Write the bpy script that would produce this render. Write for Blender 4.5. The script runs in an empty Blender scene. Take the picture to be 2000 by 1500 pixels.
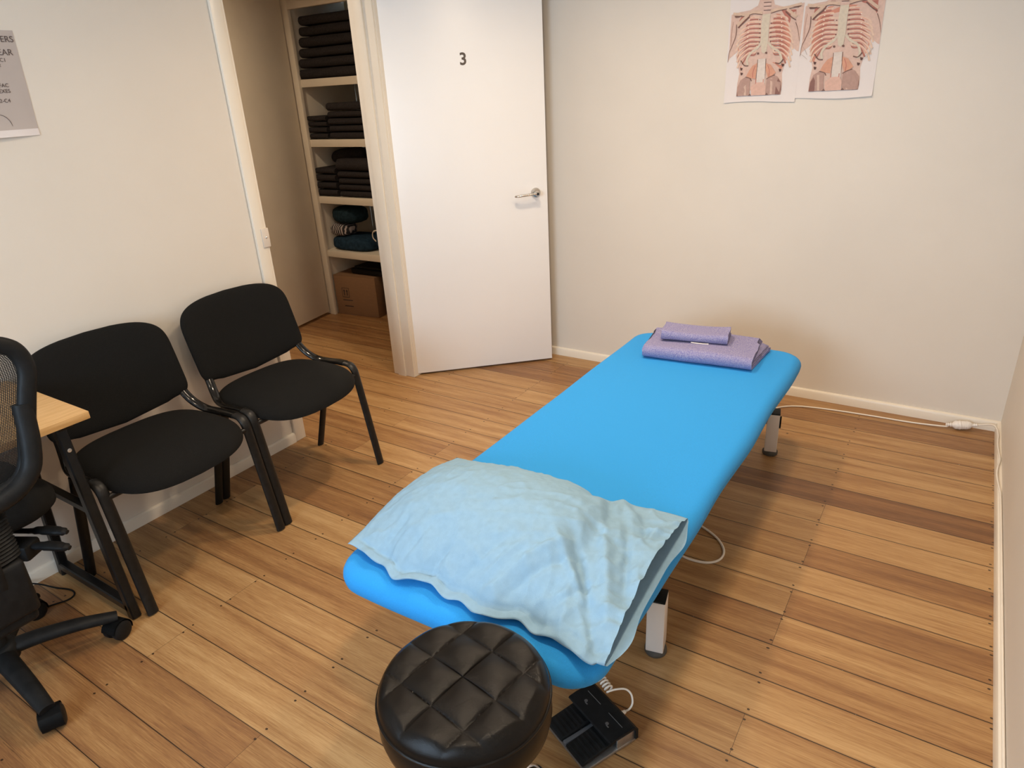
import bpy, bmesh, math, random
from mathutils import Vector, Matrix, noise
random.seed(7)
SC = bpy.context.scene
COL = SC.collection
PI = math.pi

# ------------------------------------------------------------------ helpers
def lin(c):
    c = c / 255.0
    return c / 12.92 if c <= 0.04045 else ((c + 0.055) / 1.055) ** 2.4
def rgb(r, g, b):
    return (lin(r), lin(g), lin(b), 1.0)

def mat(name, col, rough=0.6, metal=0.0, var=0.0, vscale=8.0, bump=0.0, bscale=200.0, col2=None, coat=0.0,
        sheen=0.0, stretch=(1, 1, 1), spec=0.5, trans=0.0):
    m = bpy.data.materials.new(name)
    m.use_nodes = True
    nt = m.node_tree
    N, L = nt.nodes, nt.links
    p = N['Principled BSDF']
    p.inputs['Roughness'].default_value = rough
    p.inputs['Metallic'].default_value = metal
    p.inputs['Coat Weight'].default_value = coat
    p.inputs['Sheen Weight'].default_value = sheen
    p.inputs['Specular IOR Level'].default_value = spec
    p.inputs['Transmission Weight'].default_value = trans
    tc = N.new('ShaderNodeTexCoord')
    mp = N.new('ShaderNodeMapping')
    mp.inputs['Scale'].default_value = stretch
    L.new(tc.outputs['Object'], mp.inputs['Vector'])
    nz = N.new('ShaderNodeTexNoise')
    nz.inputs['Scale'].default_value = vscale
    nz.inputs['Detail'].default_value = 5
    L.new(mp.outputs['Vector'], nz.inputs['Vector'])
    mx = N.new('ShaderNodeMix')
    mx.data_type = 'RGBA'
    c2 = col2 if col2 else tuple(max(0, min(1, x * (1 - var))) for x in col[:3]) + (1,)
    mx.inputs[6].default_value = col
    mx.inputs[7].default_value = c2
    rp = N.new('ShaderNodeMapRange')
    rp.inputs[1].default_value = 0.35
    rp.inputs[2].default_value = 0.65
    L.new(nz.outputs['Fac'], rp.inputs[0])
    L.new(rp.outputs[0], mx.inputs[0])
    L.new(mx.outputs[2], p.inputs['Base Color'])
    if bump > 0:
        nb = N.new('ShaderNodeTexNoise')
        nb.inputs['Scale'].default_value = bscale
        nb.inputs['Detail'].default_value = 3
        L.new(mp.outputs['Vector'], nb.inputs['Vector'])
        b = N.new('ShaderNodeBump')
        b.inputs['Strength'].default_value = bump
        b.inputs['Distance'].default_value = 0.002
        L.new(nb.outputs['Fac'], b.inputs['Height'])
        L.new(b.outputs['Normal'], p.inputs['Normal'])
    return m

def merge(bm, tb, M=None, mi=0):
    if M is not None:
        bmesh.ops.transform(tb, matrix=M, verts=tb.verts)
    for f in tb.faces:
        f.material_index = mi
    me = bpy.data.meshes.new('tmp')
    tb.to_mesh(me)
    tb.free()
    bm.from_mesh(me)
    bpy.data.meshes.remove(me)

def box(bm, lo, hi, bev=0.0, seg=2, M=None, mi=0):
    tb = bmesh.new()
    bmesh.ops.create_cube(tb, size=1)
    s = [hi[i] - lo[i] for i in range(3)]
    c = [(hi[i] + lo[i]) / 2 for i in range(3)]
    for v in tb.verts:
        v.co = Vector((v.co.x * s[0] + c[0], v.co.y * s[1] + c[1], v.co.z * s[2] + c[2]))
    if bev > 0:
        bmesh.ops.bevel(tb, geom=list(tb.edges), offset=min(bev, 0.49 * min(s)), segments=seg, profile=0.5, affect='EDGES')
    merge(bm, tb, M, mi)

def smooth_path(pts, n=8, closed=False):
    P = [Vector(p) for p in pts]
    out = []
    k = len(P)
    rng = k if closed else k - 1
    for i in range(rng):
        if closed:
            p0, p1, p2, p3 = P[(i - 1) % k], P[i], P[(i + 1) % k], P[(i + 2) % k]
        else:
            p0 = P[i - 1] if i > 0 else P[i] * 2 - P[i + 1]
            p1, p2 = P[i], P[i + 1]
            p3 = P[i + 2] if i + 2 < k else P[i + 1] * 2 - P[i]
        for j in range(n):
            t = j / n
            out.append(0.5 * ((2 * p1) + (-p0 + p2) * t + (2 * p0 - 5 * p1 + 4 * p2 - p3) * t * t + (-p0 + 3 * p1 - 3 * p2 + p3) * t ** 3))
    if not closed:
        out.append(P[-1])
    return out

def tube(bm, pts, r, n=12, closed=False, ry=None, up=(0, 0, 1), M=None, mi=0, square=False):
    """sweep an ellipse (r along the side vector, ry along the other) or a rounded rectangle"""
    P = [Vector(p) for p in pts]
    rr = r if isinstance(r, (list, tuple)) else [r] * len(P)
    tb = bmesh.new()
    rings = []
    k = len(P)
    side = None
    for i in range(k):
        if closed:
            t = P[(i + 1) % k] - P[i - 1]
        else:
            t = P[min(i + 1, k - 1)] - P[max(i - 1, 0)]
        t.normalize()
        if side is None:
            u = Vector(up)
            side = t.cross(u)
            if side.length < 1e-4:
                side = t.cross(Vector((1, 0, 0)))
        else:
            side = side - t * side.dot(t)
        side.normalize()
        oth = side.cross(t).normalized()
        a = rr[i]
        b = a if ry is None else ry * (a / rr[0])
        ring = []
        for j in range(n):
            th = 2 * PI * (j + 0.5) / n
            c, s = math.cos(th), math.sin(th)
            if square:
                e = 0.35
                c = math.copysign(abs(c) ** e, c)
                s = math.copysign(abs(s) ** e, s)
            ring.append(tb.verts.new(P[i] + side * (c * a) + oth * (s * b)))
        rings.append(ring)
    m = k if closed else k - 1
    for i in range(m):
        A, B = rings[i], rings[(i + 1) % k]
        for j in range(n):
            tb.faces.new((A[j], A[(j + 1) % n], B[(j + 1) % n], B[j]))
    if not closed:
        tb.faces.new(rings[0][::-1])
        tb.faces.new(rings[-1])
    merge(bm, tb, M, mi)

def lathe(bm, prof, n=32, M=None, mi=0):
    tb = bmesh.new()
    rings = []
    for (r, z) in prof:
        if r < 1e-6:
            rings.append([tb.verts.new((0, 0, z))])
        else:
            rings.append([tb.verts.new((r * math.cos(2 * PI * j / n), r * math.sin(2 * PI * j / n), z)) for j in range(n)])
    for A, B in zip(rings, rings[1:]):
        for j in range(n):
            q = (j + 1) % n
            if len(A) == 1 and len(B) == 1:
                continue
            if len(A) == 1:
                tb.faces.new((A[0], B[q], B[j]))
            elif len(B) == 1:
                tb.faces.new((A[j], A[q], B[0]))
            else:
                tb.faces.new((A[j], A[q], B[q], B[j]))
    if len(rings[0]) > 1:
        tb.faces.new(rings[0][::-1])
    if len(rings[-1]) > 1:
        tb.faces.new(rings[-1])
    bmesh.ops.recalc_face_normals(tb, faces=tb.faces)
    merge(bm, tb, M, mi)

def cyl(bm, a, b, r, n=20, r2=None, M=None, mi=0):
    a, b = Vector(a), Vector(b)
    r2 = r if r2 is None else r2
    d = (b - a)
    R = d.to_track_quat('Z', 'Y').to_matrix().to_4x4()
    T = Matrix.Translation(a) @ R
    if M is not None:
        T = M @ T
    lathe(bm, [(r, 0), (r2, d.length)], n, T, mi)

def gridsurf(bm, f, nu, nv, M=None, mi=0, closeu=False):
    tb = bmesh.new()
    V = [[tb.verts.new(f(i / nu, j / nv)) for j in range(nv + 1)] for i in range(nu if closeu else nu + 1)]
    for i in range(nu):
        i2 = (i + 1) % nu if closeu else i + 1
        for j in range(nv):
            tb.faces.new((V[i][j], V[i2][j], V[i2][j + 1], V[i][j + 1]))
    merge(bm, tb, M, mi)

def extr(bm, outline, z0, z1, M=None, mi=0, bev=0.0):
    """prism from a 2D outline"""
    tb = bmesh.new()
    A = [tb.verts.new((x, y, z0)) for x, y in outline]
    B = [tb.verts.new((x, y, z1)) for x, y in outline]
    n = len(A)
    tb.faces.new(A[::-1])
    tb.faces.new(B)
    for i in range(n):
        tb.faces.new((A[i], A[(i + 1) % n], B[(i + 1) % n], B[i]))
    bmesh.ops.recalc_face_normals(tb, faces=tb.faces)
    if bev > 0:
        ed = [e for e in tb.edges if abs(e.verts[0].co.z - e.verts[1].co.z) < 1e-6]
        bmesh.ops.bevel(tb, geom=ed, offset=bev, segments=2, profile=0.5, affect='EDGES')
    merge(bm, tb, M, mi)

def rrect(w, l, r, n=8):
    out = []
    for cx, cy, a0 in ((w / 2 - r, l / 2 - r, 0), (-w / 2 + r, l / 2 - r, PI / 2), (-w / 2 + r, -l / 2 + r, PI), (w / 2 - r, -l / 2 + r, 1.5 * PI)):
        for i in range(n + 1):
            a = a0 + PI / 2 * i / n
            out.append((cx + r * math.cos(a), cy + r * math.sin(a)))
    return out

def obj(name, bm, m, parent=None, smooth=40, loc=None):
    me = bpy.data.meshes.new(name)
    bm.normal_update()
    bm.to_mesh(me)
    bm.free()
    for x in (m if isinstance(m, (list, tuple)) else [m]):
        me.materials.append(x)
    if smooth:
        me.polygons.foreach_set('use_smooth', [True] * len(me.polygons))
        me.set_sharp_from_angle(angle=math.radians(smooth))
    o = bpy.data.objects.new(name, me)
    COL.objects.link(o)
    if parent is not None:
        o.parent = parent
    if loc is not None:
        o.location = loc
    return o

def thing(name, label, cat, loc=(0, 0, 0), rotz=0.0, group=None):
    o = bpy.data.objects.new(name, None)
    o.empty_display_size = 0.05
    COL.objects.link(o)
    o.location = loc
    o.rotation_euler = (0, 0, rotz)
    o['label'] = label
    o['category'] = cat
    if group:
        o['group'] = group
    return o

def tag(o, label, cat, group=None, kind=None):
    o['label'] = label
    o['category'] = cat
    if group:
        o['group'] = group
    if kind:
        o['kind'] = kind
    return o

def struct(name, bm, m, label, cat, parent=None, smooth=30):
    o = obj(name, bm, m, parent, smooth)
    if parent is None:
        o['kind'] = 'structure'
        o['label'] = label
        o['category'] = cat
    return o

def copy_tree(o, parent=None):
    c = o.copy()
    COL.objects.link(c)
    c.parent = parent
    for ch in list(o.children):
        copy_tree(ch, c)
    return c

def B():
    return bmesh.new()

def text_mesh(s, size, depth=0.0005, bold=0.0):
    cu = bpy.data.curves.new('txt', 'FONT')
    cu.body = s
    cu.size = size
    cu.extrude = depth
    cu.offset = bold
    cu.align_x = 'CENTER'
    cu.align_y = 'CENTER'
    o = bpy.data.objects.new('txt', cu)
    COL.objects.link(o)
    bpy.context.view_layer.update()
    me = bpy.data.meshes.new_from_object(o.evaluated_get(bpy.context.evaluated_depsgraph_get()))
    bpy.data.objects.remove(o)
    bm = bmesh.new()
    bm.from_mesh(me)
    bpy.data.meshes.remove(me)
    return bm

def text_into(bm, s, size, M, depth=0.0004, bold=0.0, mi=0):
    merge(bm, text_mesh(s, size, depth, bold), M, mi)

# ------------------------------------------------------------------ materials
WALL = mat('wall_paint', (0.71, 0.638, 0.55, 1), 0.55, var=0.03, vscale=2.5, bump=0.08, bscale=350)
CEIL = mat('ceiling_paint', (0.80, 0.77, 0.72, 1), 0.8, var=0.02)
TRIM = mat('trim_gloss_paint', (0.80, 0.715, 0.595, 1), 0.32, var=0.03, vscale=4)
DOORP = mat('door_paint', (0.91, 0.875, 0.84, 1), 0.38, var=0.02, vscale=2)
CUPB = mat('cupboard_paint', (0.74, 0.66, 0.54, 1), 0.5, var=0.06, vscale=5)
CHROME = mat('satin_chrome', (0.62, 0.58, 0.53, 1), 0.22, 1.0, var=0.08, vscale=30)
BRIGHT = mat('polished_chrome', (0.8, 0.8, 0.8, 1), 0.06, 1.0, var=0.04, vscale=10)
NUMB = mat('door_number_vinyl', rgb(88, 74, 62), 0.5, var=0.05)
BLACKM = mat('black_powder_coat', (0.012, 0.011, 0.010, 1), 0.34, var=0.3, vscale=60, bump=0.15, bscale=700, spec=0.28)
BLACKG = mat('black_gloss_tube', (0.009, 0.008, 0.007, 1), 0.15, var=0.3, vscale=60, spec=0.35)
BLACKP = mat('black_plastic', (0.012, 0.012, 0.012, 1), 0.5, var=0.3, vscale=40, bump=0.1, bscale=500, spec=0.15)
BLACKF = mat('black_upholstery', (0.0075, 0.0068, 0.0058, 1), 0.9, var=0.35, vscale=300, bump=0.5, bscale=900, spec=0.2)
SCREW = mat('zinc_screw', (0.75, 0.72, 0.68, 1), 0.3, 0.8, var=0.1)
BLUE = mat('blue_fitted_sheet', (0.024, 0.30, 0.72, 1), 0.8, var=0.10, vscale=500, bump=0.35, bscale=900, sheen=0.05, spec=0.2)
PILLOW = mat('pale_blue_cotton', (0.245, 0.39, 0.515, 1), 0.85, var=0.06, vscale=60, bump=0.35, bscale=600, spec=0.15)
TOWEL = mat('lilac_heather_cotton', (0.165, 0.155, 0.355, 1), 0.95, vscale=330, col2=(0.37, 0.345, 0.47, 1), bump=0.9, bscale=500, spec=0.1)
DARKT = mat('charcoal_linen', (0.036, 0.031, 0.031, 1), 0.95, var=0.3, vscale=120, bump=0.5, bscale=500, spec=0.1)
TEAL = mat('dark_teal_cloth', (0.016, 0.034, 0.045, 1), 0.9, var=0.4, vscale=50, bump=0.6, bscale=200, spec=0.1)
NAVY = mat('slate_blue_cloth', (0.020, 0.045, 0.075, 1), 0.9, var=0.4, vscale=40, bump=0.6, bscale=200, spec=0.1)
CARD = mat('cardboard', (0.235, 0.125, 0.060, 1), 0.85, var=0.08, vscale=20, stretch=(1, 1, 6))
INK = mat('black_ink', (0.03, 0.02, 0.018, 1), 0.8, var=0.2)
WHITEP = mat('white_powder_coat', (0.72, 0.66, 0.60, 1), 0.35, var=0.04, vscale=8)
CABLEW = mat('white_cable', (0.78, 0.70, 0.60, 1), 0.45, var=0.05)
PLUGW = mat('white_plug_plastic', (0.80, 0.74, 0.68, 1), 0.35, var=0.04)
RUBBER = mat('grey_rubber', (0.075, 0.066, 0.055, 1), 0.7, var=0.2, vscale=50)
STEEL = mat('brushed_steel', (0.42, 0.40, 0.38, 1), 0.35, 0.9, var=0.15, vscale=60)
GREYP = mat('dark_grey_strip', (0.10, 0.10, 0.105, 1), 0.5, var=0.15)
DESKW = mat('light_oak_laminate', (0.66, 0.42, 0.185, 1), 0.42, col2=(0.56, 0.33, 0.125, 1), vscale=9, stretch=(14, 1, 14))
PAPER = mat('white_paper', (0.72, 0.65, 0.62, 1), 0.7, var=0.02, vscale=6)
PAPERG = mat('grey_printed_paper', (0.47, 0.40, 0.36, 1), 0.6, var=0.06, vscale=4)

def leather():
    m = mat('black_leatherette', (0.0075, 0.0058, 0.0046, 1), 0.24, var=0.3, vscale=25, bump=0.25, bscale=800, spec=0.17)
    return m
LEATH = leather()

def zebra():
    m = mat('zebra_cloth', (0.02, 0.018, 0.02, 1), 0.9)
    nt = m.node_tree
    N, L = nt.nodes, nt.links
    p = N['Principled BSDF']
    w = N.new('ShaderNodeTexWave')
    w.inputs['Scale'].default_value = 17
    w.inputs['Distortion'].default_value = 5
    w.inputs['Detail'].default_value = 1
    tc = N.new('ShaderNodeTexCoord')
    L.new(tc.outputs['Object'], w.inputs['Vector'])
    r = N.new('ShaderNodeValToRGB')
    r.color_ramp.elements[0].position = 0.55
    r.color_ramp.elements[0].color = (0.02, 0.018, 0.02, 1)
    r.color_ramp.elements[1].position = 0.62
    r.color_ramp.elements[1].color = (0.42, 0.36, 0.34, 1)
    L.new(w.outputs['Fac'], r.inputs['Fac'])
    L.new(r.outputs['Color'], p.inputs['Base Color'])
    return m
ZEBRA = zebra()

def mesh_weave():
    """open weave: thin threads with real see-through holes"""
    m = bpy.data.materials.new('black_mesh_weave')
    m.use_nodes = True
    nt = m.node_tree
    N, L = nt.nodes, nt.links
    p = N['Principled BSDF']
    p.inputs['Base Color'].default_value = (0.012, 0.011, 0.01, 1)
    p.inputs['Roughness'].default_value = 0.6
    tc = N.new('ShaderNodeTexCoord')
    sp = N.new('ShaderNodeSeparateXYZ')
    L.new(tc.outputs['UV'], sp.inputs[0])
    def math_(op, a, b=None):
        n = N.new('ShaderNodeMath')
        n.operation = op
        for i, x in enumerate((a, b)):
            if x is None:
                continue
            if isinstance(x, (int, float)):
                n.inputs[i].default_value = x
            else:
                L.new(x, n.inputs[i])
        return n.outputs[0]
    fu = math_('FRACT', math_('MULTIPLY', sp.outputs[0], 92.0))
    fv = math_('FRACT', math_('MULTIPLY', sp.outputs[1], 88.0))
    du = math_('ABSOLUTE', math_('SUBTRACT', fu, 0.5))
    dv = math_('ABSOLUTE', math_('SUBTRACT', fv, 0.5))
    hole = math_('MULTIPLY', math_('LESS_THAN', du, 0.27), math_('LESS_THAN', dv, 0.20))
    L.new(math_('SUBTRACT', 1.0, hole), p.inputs['Alpha'])
    return m
WEAVE = mesh_weave()

# ------------------------------------------------------------------ room constants
LW, LW2 = -2.53, -2.66          # left wall, room face and hall face
BW, RW, FW = 3.425, 0.30, -1.7  # back, right and front wall faces
H = 2.45
OY0, OY1 = 1.915, 2.735         # doorway in the left wall
HX = -4.15                      # hall end wall
HY0 = 0.9

# ------------------------------------------------------------------ floor
BWID, BOFF = 0.1375, 3.291
JO, JP = -0.25, 0.5275
def make_floor():
    bm = B()
    lt = bm.loops.layers.float_color.new('board')
    k0 = int((BOFF - 4.1) / BWID) - 1
    k1 = int((BOFF + 1.75) / BWID) + 1
    rows = {-1: .45, 0: .62, 1: .30, 2: .36, 3: .22, 4: .42, 5: .92, 6: .20, 7: .24, 8: .66, 9: .22, 10: .60, 11: .34,
            12: .46, 13: .20, 14: .42, 15: .48, 16: .36, 17: .22, 18: .30, 19: .62, 20: .4, 21: .7}
    left = {0: .55, 1: .62, 2: .3, 3: .3, 4: .38, 5: .32, 6: .24, 7: .32, 8: .42, 9: .5, 10: .38, 11: .55, 12: .70, 13: .45, 14: .40,
            15: .48, 16: .34, 17: .28, 18: .26, 19: .66, 20: .58, 21: .75, 22: .6}
    rnd = random.Random(3)
    for k in range(k0, k1 + 1):
        y1 = BOFF - k * BWID
        y0 = y1 - BWID
        # joints fall on the joists
        js = []
        x = -4.6 - rnd.random() * 2
        while x < 0.4:
            x += JP * rnd.choice((3, 4, 5, 6))
            js.append(JO + JP * round((x - JO) / JP))
        if k == 5:
            js = [JO - JP]
        if k in (3,):
            js = [JO - 3 * JP]
        if k in (7, 9):
            js = [-2.206]
        xs = [-4.7] + [j for j in js if -4.6 < j < 0.25] + [0.36]
        for i in range(len(xs) - 1):
            a, b = xs[i], xs[i + 1]
            mid = (a + b) / 2
            if b > 0.2 and k in rows:
                tone = rows[k] if mid > -1.5 or k not in left else (rows[k] + left[k]) / 2
            elif k in left:
                tone = left[k] + rnd.uniform(-.07, .07)
            else:
                tone = rnd.choice((.25, .3, .35, .45, .55, .65, .75))
            tone = min(1, max(0, .36 + (tone - .38) * .80))
            sd = rnd.random()
            vs = [bm.verts.new(c) for c in ((a, y0, 0), (b, y0, 0), (b, y1, 0), (a, y1, 0))]
            f = bm.faces.new(vs)
            jl = 1.0 if i > 0 else 0.0
            for q, l in enumerate(f.loops):
                l[lt] = (tone, sd, (l.vert.co.x - a) / 10.0, (b - l.vert.co.x) / 10.0)
    m = bpy.data.materials.new('oiled_hardwood_boards')
    m.use_nodes = True
    nt = m.node_tree
    N, L = nt.nodes, nt.links
    p = N['Principled BSDF']
    tc = N.new('ShaderNodeTexCoord')
    sp = N.new('ShaderNodeSeparateXYZ')
    L.new(tc.outputs['Object'], sp.inputs[0])
    at = N.new('ShaderNodeAttribute')
    at.attribute_name = 'board'
    sc = N.new('ShaderNodeSeparateColor')
    L.new(at.outputs['Color'], sc.inputs[0])
    def mth(op, a, b=None, c=None):
        n = N.new('ShaderNodeMath')
        n.operation = op
        for i, x in enumerate((a, b, c)):
            if x is None:
                continue
            if isinstance(x, (int, float)):
                n.inputs[i].default_value = x
            else:
                L.new(x, n.inputs[i])
        return n.outputs[0]
    X, Y = sp.outputs[0], sp.outputs[1]
    tone, seed, jd = sc.outputs[0], sc.outputs[1], sc.outputs[2]
    # grain coordinates, shifted per board
    cx = mth('ADD', mth('MULTIPLY', X, 1.0), mth('MULTIPLY', seed, 57.0))
    cy = mth('ADD', Y, mth('MULTIPLY', seed, 31.0))
    cv = N.new('ShaderNodeCombineXYZ')
    L.new(cx, cv.inputs[0])
    L.new(cy, cv.inputs[1])
    def grain(sx, sy, detail, rough=0.6):
        mp = N.new('ShaderNodeMapping')
        mp.inputs['Scale'].default_value = (sx, sy, 1)
        L.new(cv.outputs[0], mp.inputs['Vector'])
        n = N.new('ShaderNodeTexNoise')
        n.inputs['Scale'].default_value = 1
        n.inputs['Detail'].default_value = detail
        n.inputs['Roughness'].default_value = rough
        L.new(mp.outputs[0], n.inputs['Vector'])
        return n.outputs['Fac']
    g1 = grain(1.3, 22, 3)
    g2 = grain(5, 210, 4, 0.7)
    g3 = grain(16, 420, 2, 0.8)
    v = mth('ADD', tone, mth('MULTIPLY', mth('SUBTRACT', g1, 0.5), 1.15))
    v = mth('ADD', v, mth('MULTIPLY', mth('SUBTRACT', g2, 0.5), 0.75))
    v = mth('ADD', v, mth('MULTIPLY', mth('SUBTRACT', g3, 0.5), 0.75))
    r = N.new('ShaderNodeValToRGB')
    e = r.color_ramp.elements
    e[0].position = 0.0
    e[0].color = (0.468, 0.284, 0.124, 1)
    e[1].position = 1.0
    e[1].color = (0.144, 0.064, 0.026, 1)
    for pos, c in ((0.28, (0.370, 0.204, 0.080, 1)), (0.55, (0.269, 0.130, 0.048, 1)), (0.8, (0.191, 0.086, 0.034, 1))):
        q = e.new(pos)
        q.color = c
    L.new(v, r.inputs['Fac'])
    # dark figure streaks and flecks
    st = grain(2.2, 90, 3, 0.75)
    stm = mth('MULTIPLY', mth('GREATER_THAN', st, 0.69), 0.45)
    # gaps between boards
    fr = mth('FRACT', mth('DIVIDE', mth('SUBTRACT', Y, BOFF - 40 * BWID), BWID))
    ed = mth('MULTIPLY', mth('MINIMUM', fr, mth('SUBTRACT', 1.0, fr)), BWID)
    gw = mth('ADD', 0.0006, mth('MULTIPLY', seed, 0.0011))
    gap = mth('LESS_THAN', ed, gw)
    jgap = mth('MULTIPLY', mth('LESS_THAN', jd, 0.00012), 0.8)
    soft = N.new('ShaderNodeMapRange')
    soft.inputs[1].default_value = 0.0
    soft.inputs[2].default_value = 0.005
    soft.inputs[3].default_value = 0.30
    soft.inputs[4].default_value = 0.0
    L.new(ed, soft.inputs[0])
    # punched nail holes beside each gap at the joists
    wob = N.new('ShaderNodeTexNoise')
    wob.inputs['Scale'].default_value = 5.0
    L.new(tc.outputs['Object'], wob.inputs['Vector'])
    xj = mth('ADD', X, mth('MULTIPLY', mth('SUBTRACT', wob.outputs['Fac'], 0.5), 0.04))
    jf = mth('FRACT', mth('ADD', mth('DIVIDE', mth('SUBTRACT', xj, JO), JP), 20.5))
    dx = mth('MULTIPLY', mth('SUBTRACT', jf, 0.5), JP)
    dy = mth('SUBTRACT', ed, 0.018)
    dd = mth('SQRT', mth('ADD', mth('POWER', mth('MULTIPLY', dx, 0.8), 2.0), mth('POWER', dy, 2.0)))
    nail = mth('LESS_THAN', dd, 0.0032)
    kn = N.new('ShaderNodeTexVoronoi')
    kn.inputs['Scale'].default_value = 3.1
    L.new(tc.outputs['Object'], kn.inputs['Vector'])
    knot = mth('LESS_THAN', kn.outputs['Distance'], 0.017)
    dark = mth('MAXIMUM', mth('MAXIMUM', gap, jgap), mth('MAXIMUM', mth('MULTIPLY', nail, 0.9), mth('MULTIPLY', knot, 0.75)))
    dark = mth('MAXIMUM', dark, mth('MAXIMUM', stm, soft.outputs[0]))
    mx = N.new('ShaderNodeMix')
    mx.data_type = 'RGBA'
    L.new(dark, mx.inputs[0])
    L.new(r.outputs['Color'], mx.inputs[6])
    mx.inputs[7].default_value = (0.022, 0.010, 0.005, 1)
    L.new(mx.outputs[2], p.inputs['Base Color'])
    rr = mth('ADD', 0.30, mth('MULTIPLY', g2, 0.22))
    L.new(rr, p.inputs['Roughness'])
    p.inputs['Specular IOR Level'].default_value = 0.42
    b = N.new('ShaderNodeBump')
    b.inputs['Strength'].default_value = 0.25
    b.inputs['Distance'].default_value = 0.0015
    hh = mth('SUBTRACT', mth('MULTIPLY', g2, 0.25), mth('MULTIPLY', dark, 1.0))
    L.new(hh, b.inputs['Height'])
    L.new(b.outputs['Normal'], p.inputs['Normal'])
    struct('floor', bm, m, 'oiled hardwood strip floor with nail holes and dark gaps', 'floor', smooth=0)
make_floor()

# ------------------------------------------------------------------ shell
b = B()
box(b, (LW2, FW - .1, 0), (LW, OY0 - .02, H))
box(b, (LW2, OY1 + .02, 0), (LW, BW + .1, H))
box(b, (LW2, OY0 - .02, 2.06), (LW, OY1 + .02, H))
struct('wall_left', b, WALL, 'cream wall on the left with the doorway', 'wall')
b = B()
box(b, (LW, BW, 0), (RW + .1, BW + .1, H))
struct('wall_back', b, WALL, 'cream wall behind the treatment table with two anatomy prints', 'wall')
b = B()
box(b, (RW, FW - .1, 0), (RW + .1, BW, H))
struct('wall_right', b, WALL, 'cream wall at the right edge with a cord on its baseboard', 'wall')
WX0, WX1, WZ0, WZ1 = -1.75, -0.25, 0.95, 2.1
b = B()
box(b, (LW, FW - .1, 0), (WX0, FW, H))
box(b, (WX1, FW - .1, 0), (RW, FW, H))
box(b, (WX0, FW - .1, 0), (WX1, FW, WZ0))
box(b, (WX0, FW - .1, WZ1), (WX1, FW, H))
struct('wall_front', b, WALL, 'cream wall behind the camera with the window', 'wall')
b = B()
box(b, (HX - .1, FW - .1, H), (RW + .1, 4.2, H + .1))
struct('ceiling', b, CEIL, 'white flat ceiling', 'ceiling')
b = B()
for lo, hi in (((WX0, FW - .08, WZ0), (WX0 + .05, FW - .02, WZ1)), ((WX1 - .05, FW - .08, WZ0), (WX1, FW - .02, WZ1)),
               ((WX0, FW - .08, WZ0), (WX1, FW - .02, WZ0 + .05)), ((WX0, FW - .08, WZ1 - .05), (WX1, FW - .02, WZ1)),
               ((-1.025, FW - .08, WZ0), (-.975, FW - .02, WZ1))):
    box(b, lo, hi, .004)
struct('window_1', b, TRIM, 'white framed window behind the camera', 'window')

def baseboard(name, a, c, inward, label):
    """profile swept along a wall from a to c; inward is the unit vector into the room"""
    a, c, n = Vector(a), Vector(c), Vector(inward)
    prof = [(0, 0), (.016, 0), (.016, .036), (.013, .043), (.006, .047), (0, .047)]
    bm = B()
    A = [bm.verts.new(a + n * d + Vector((0, 0, z))) for d, z in prof]
    C = [bm.verts.new(c + n * d + Vector((0, 0, z))) for d, z in prof]
    for i in range(len(prof)):
        j = (i + 1) % len(prof)
        bm.faces.new((A[i], A[j], C[j], C[i]))
    bm.faces.new(A[::-1])
    bm.faces.new(C)
    bmesh.ops.recalc_face_normals(bm, faces=bm.faces)
    struct(name, bm, TRIM, label, 'baseboard', smooth=25)
baseboard('baseboard_left', (LW, FW, 0), (LW, OY0 - .062, 0), (1, 0, 0), 'low white baseboard along the left wall behind the black chairs')
baseboard('baseboard_back', (LW, BW, 0), (RW, BW, 0), (0, -1, 0), 'low white baseboard along the back wall behind the table')
baseboard('baseboard_right', (RW, FW, 0), (RW, BW - .016, 0), (-1, 0, 0), 'low white baseboard along the right wall')

# door frame: lining, stops and architraves, with the strike plate
b = B()
for y0, y1 in ((OY0 - .02, OY0), (OY1, OY1 + .02)):
    box(b, (LW2 - .012, y0, 0), (LW + .012, y1, 2.06), .002)
box(b, (LW2 - .012, OY0, 2.04), (LW + .012, OY1, 2.06), .002)
for y0, y1 in ((OY0, OY0 + .012), (OY1 - .012, OY1)):
    box(b, (LW2 + .03, y0, 0), (LW - .045, y1, 2.04), .002)
for x0, x1 in ((LW, LW + .015), (LW2 - .015, LW2)):
    box(b, (x0, OY0 - .062, 0), (x1, OY0 - .012, 2.10), .004)
    box(b, (x0, OY1 + .012, 0), (x1, OY1 + .062, 2.10), .004)
    box(b, (x0, OY0 - .012, 2.05), (x1, OY1 + .012, 2.10), .004)
box(b, (LW, OY0 - .012, 0), (LW + .009, OY0 - .001, 2.05), .002)
fr = struct('trim_1', b, TRIM, 'cream painted door frame around the open doorway', 'door frame')
b = B()
box(b, (LW - .002, OY0 - .034, .935), (LW + .021, OY0 + .002, 1.015), .0015)
sp_ = obj('strike_plate', b, mat('painted_strike', (0.70, 0.60, 0.50, 1), 0.3, var=0.05), fr)
b = B()
lathe(b, [(0, .004), (.003, .0035), (.005, .0015), (.0055, 0)], 16, Matrix.Translation((LW + .021, OY0 - .014, .977)) @ Matrix.Rotation(PI / 2, 4, 'Y'))
obj('screw', b, SCREW, sp_)

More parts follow.
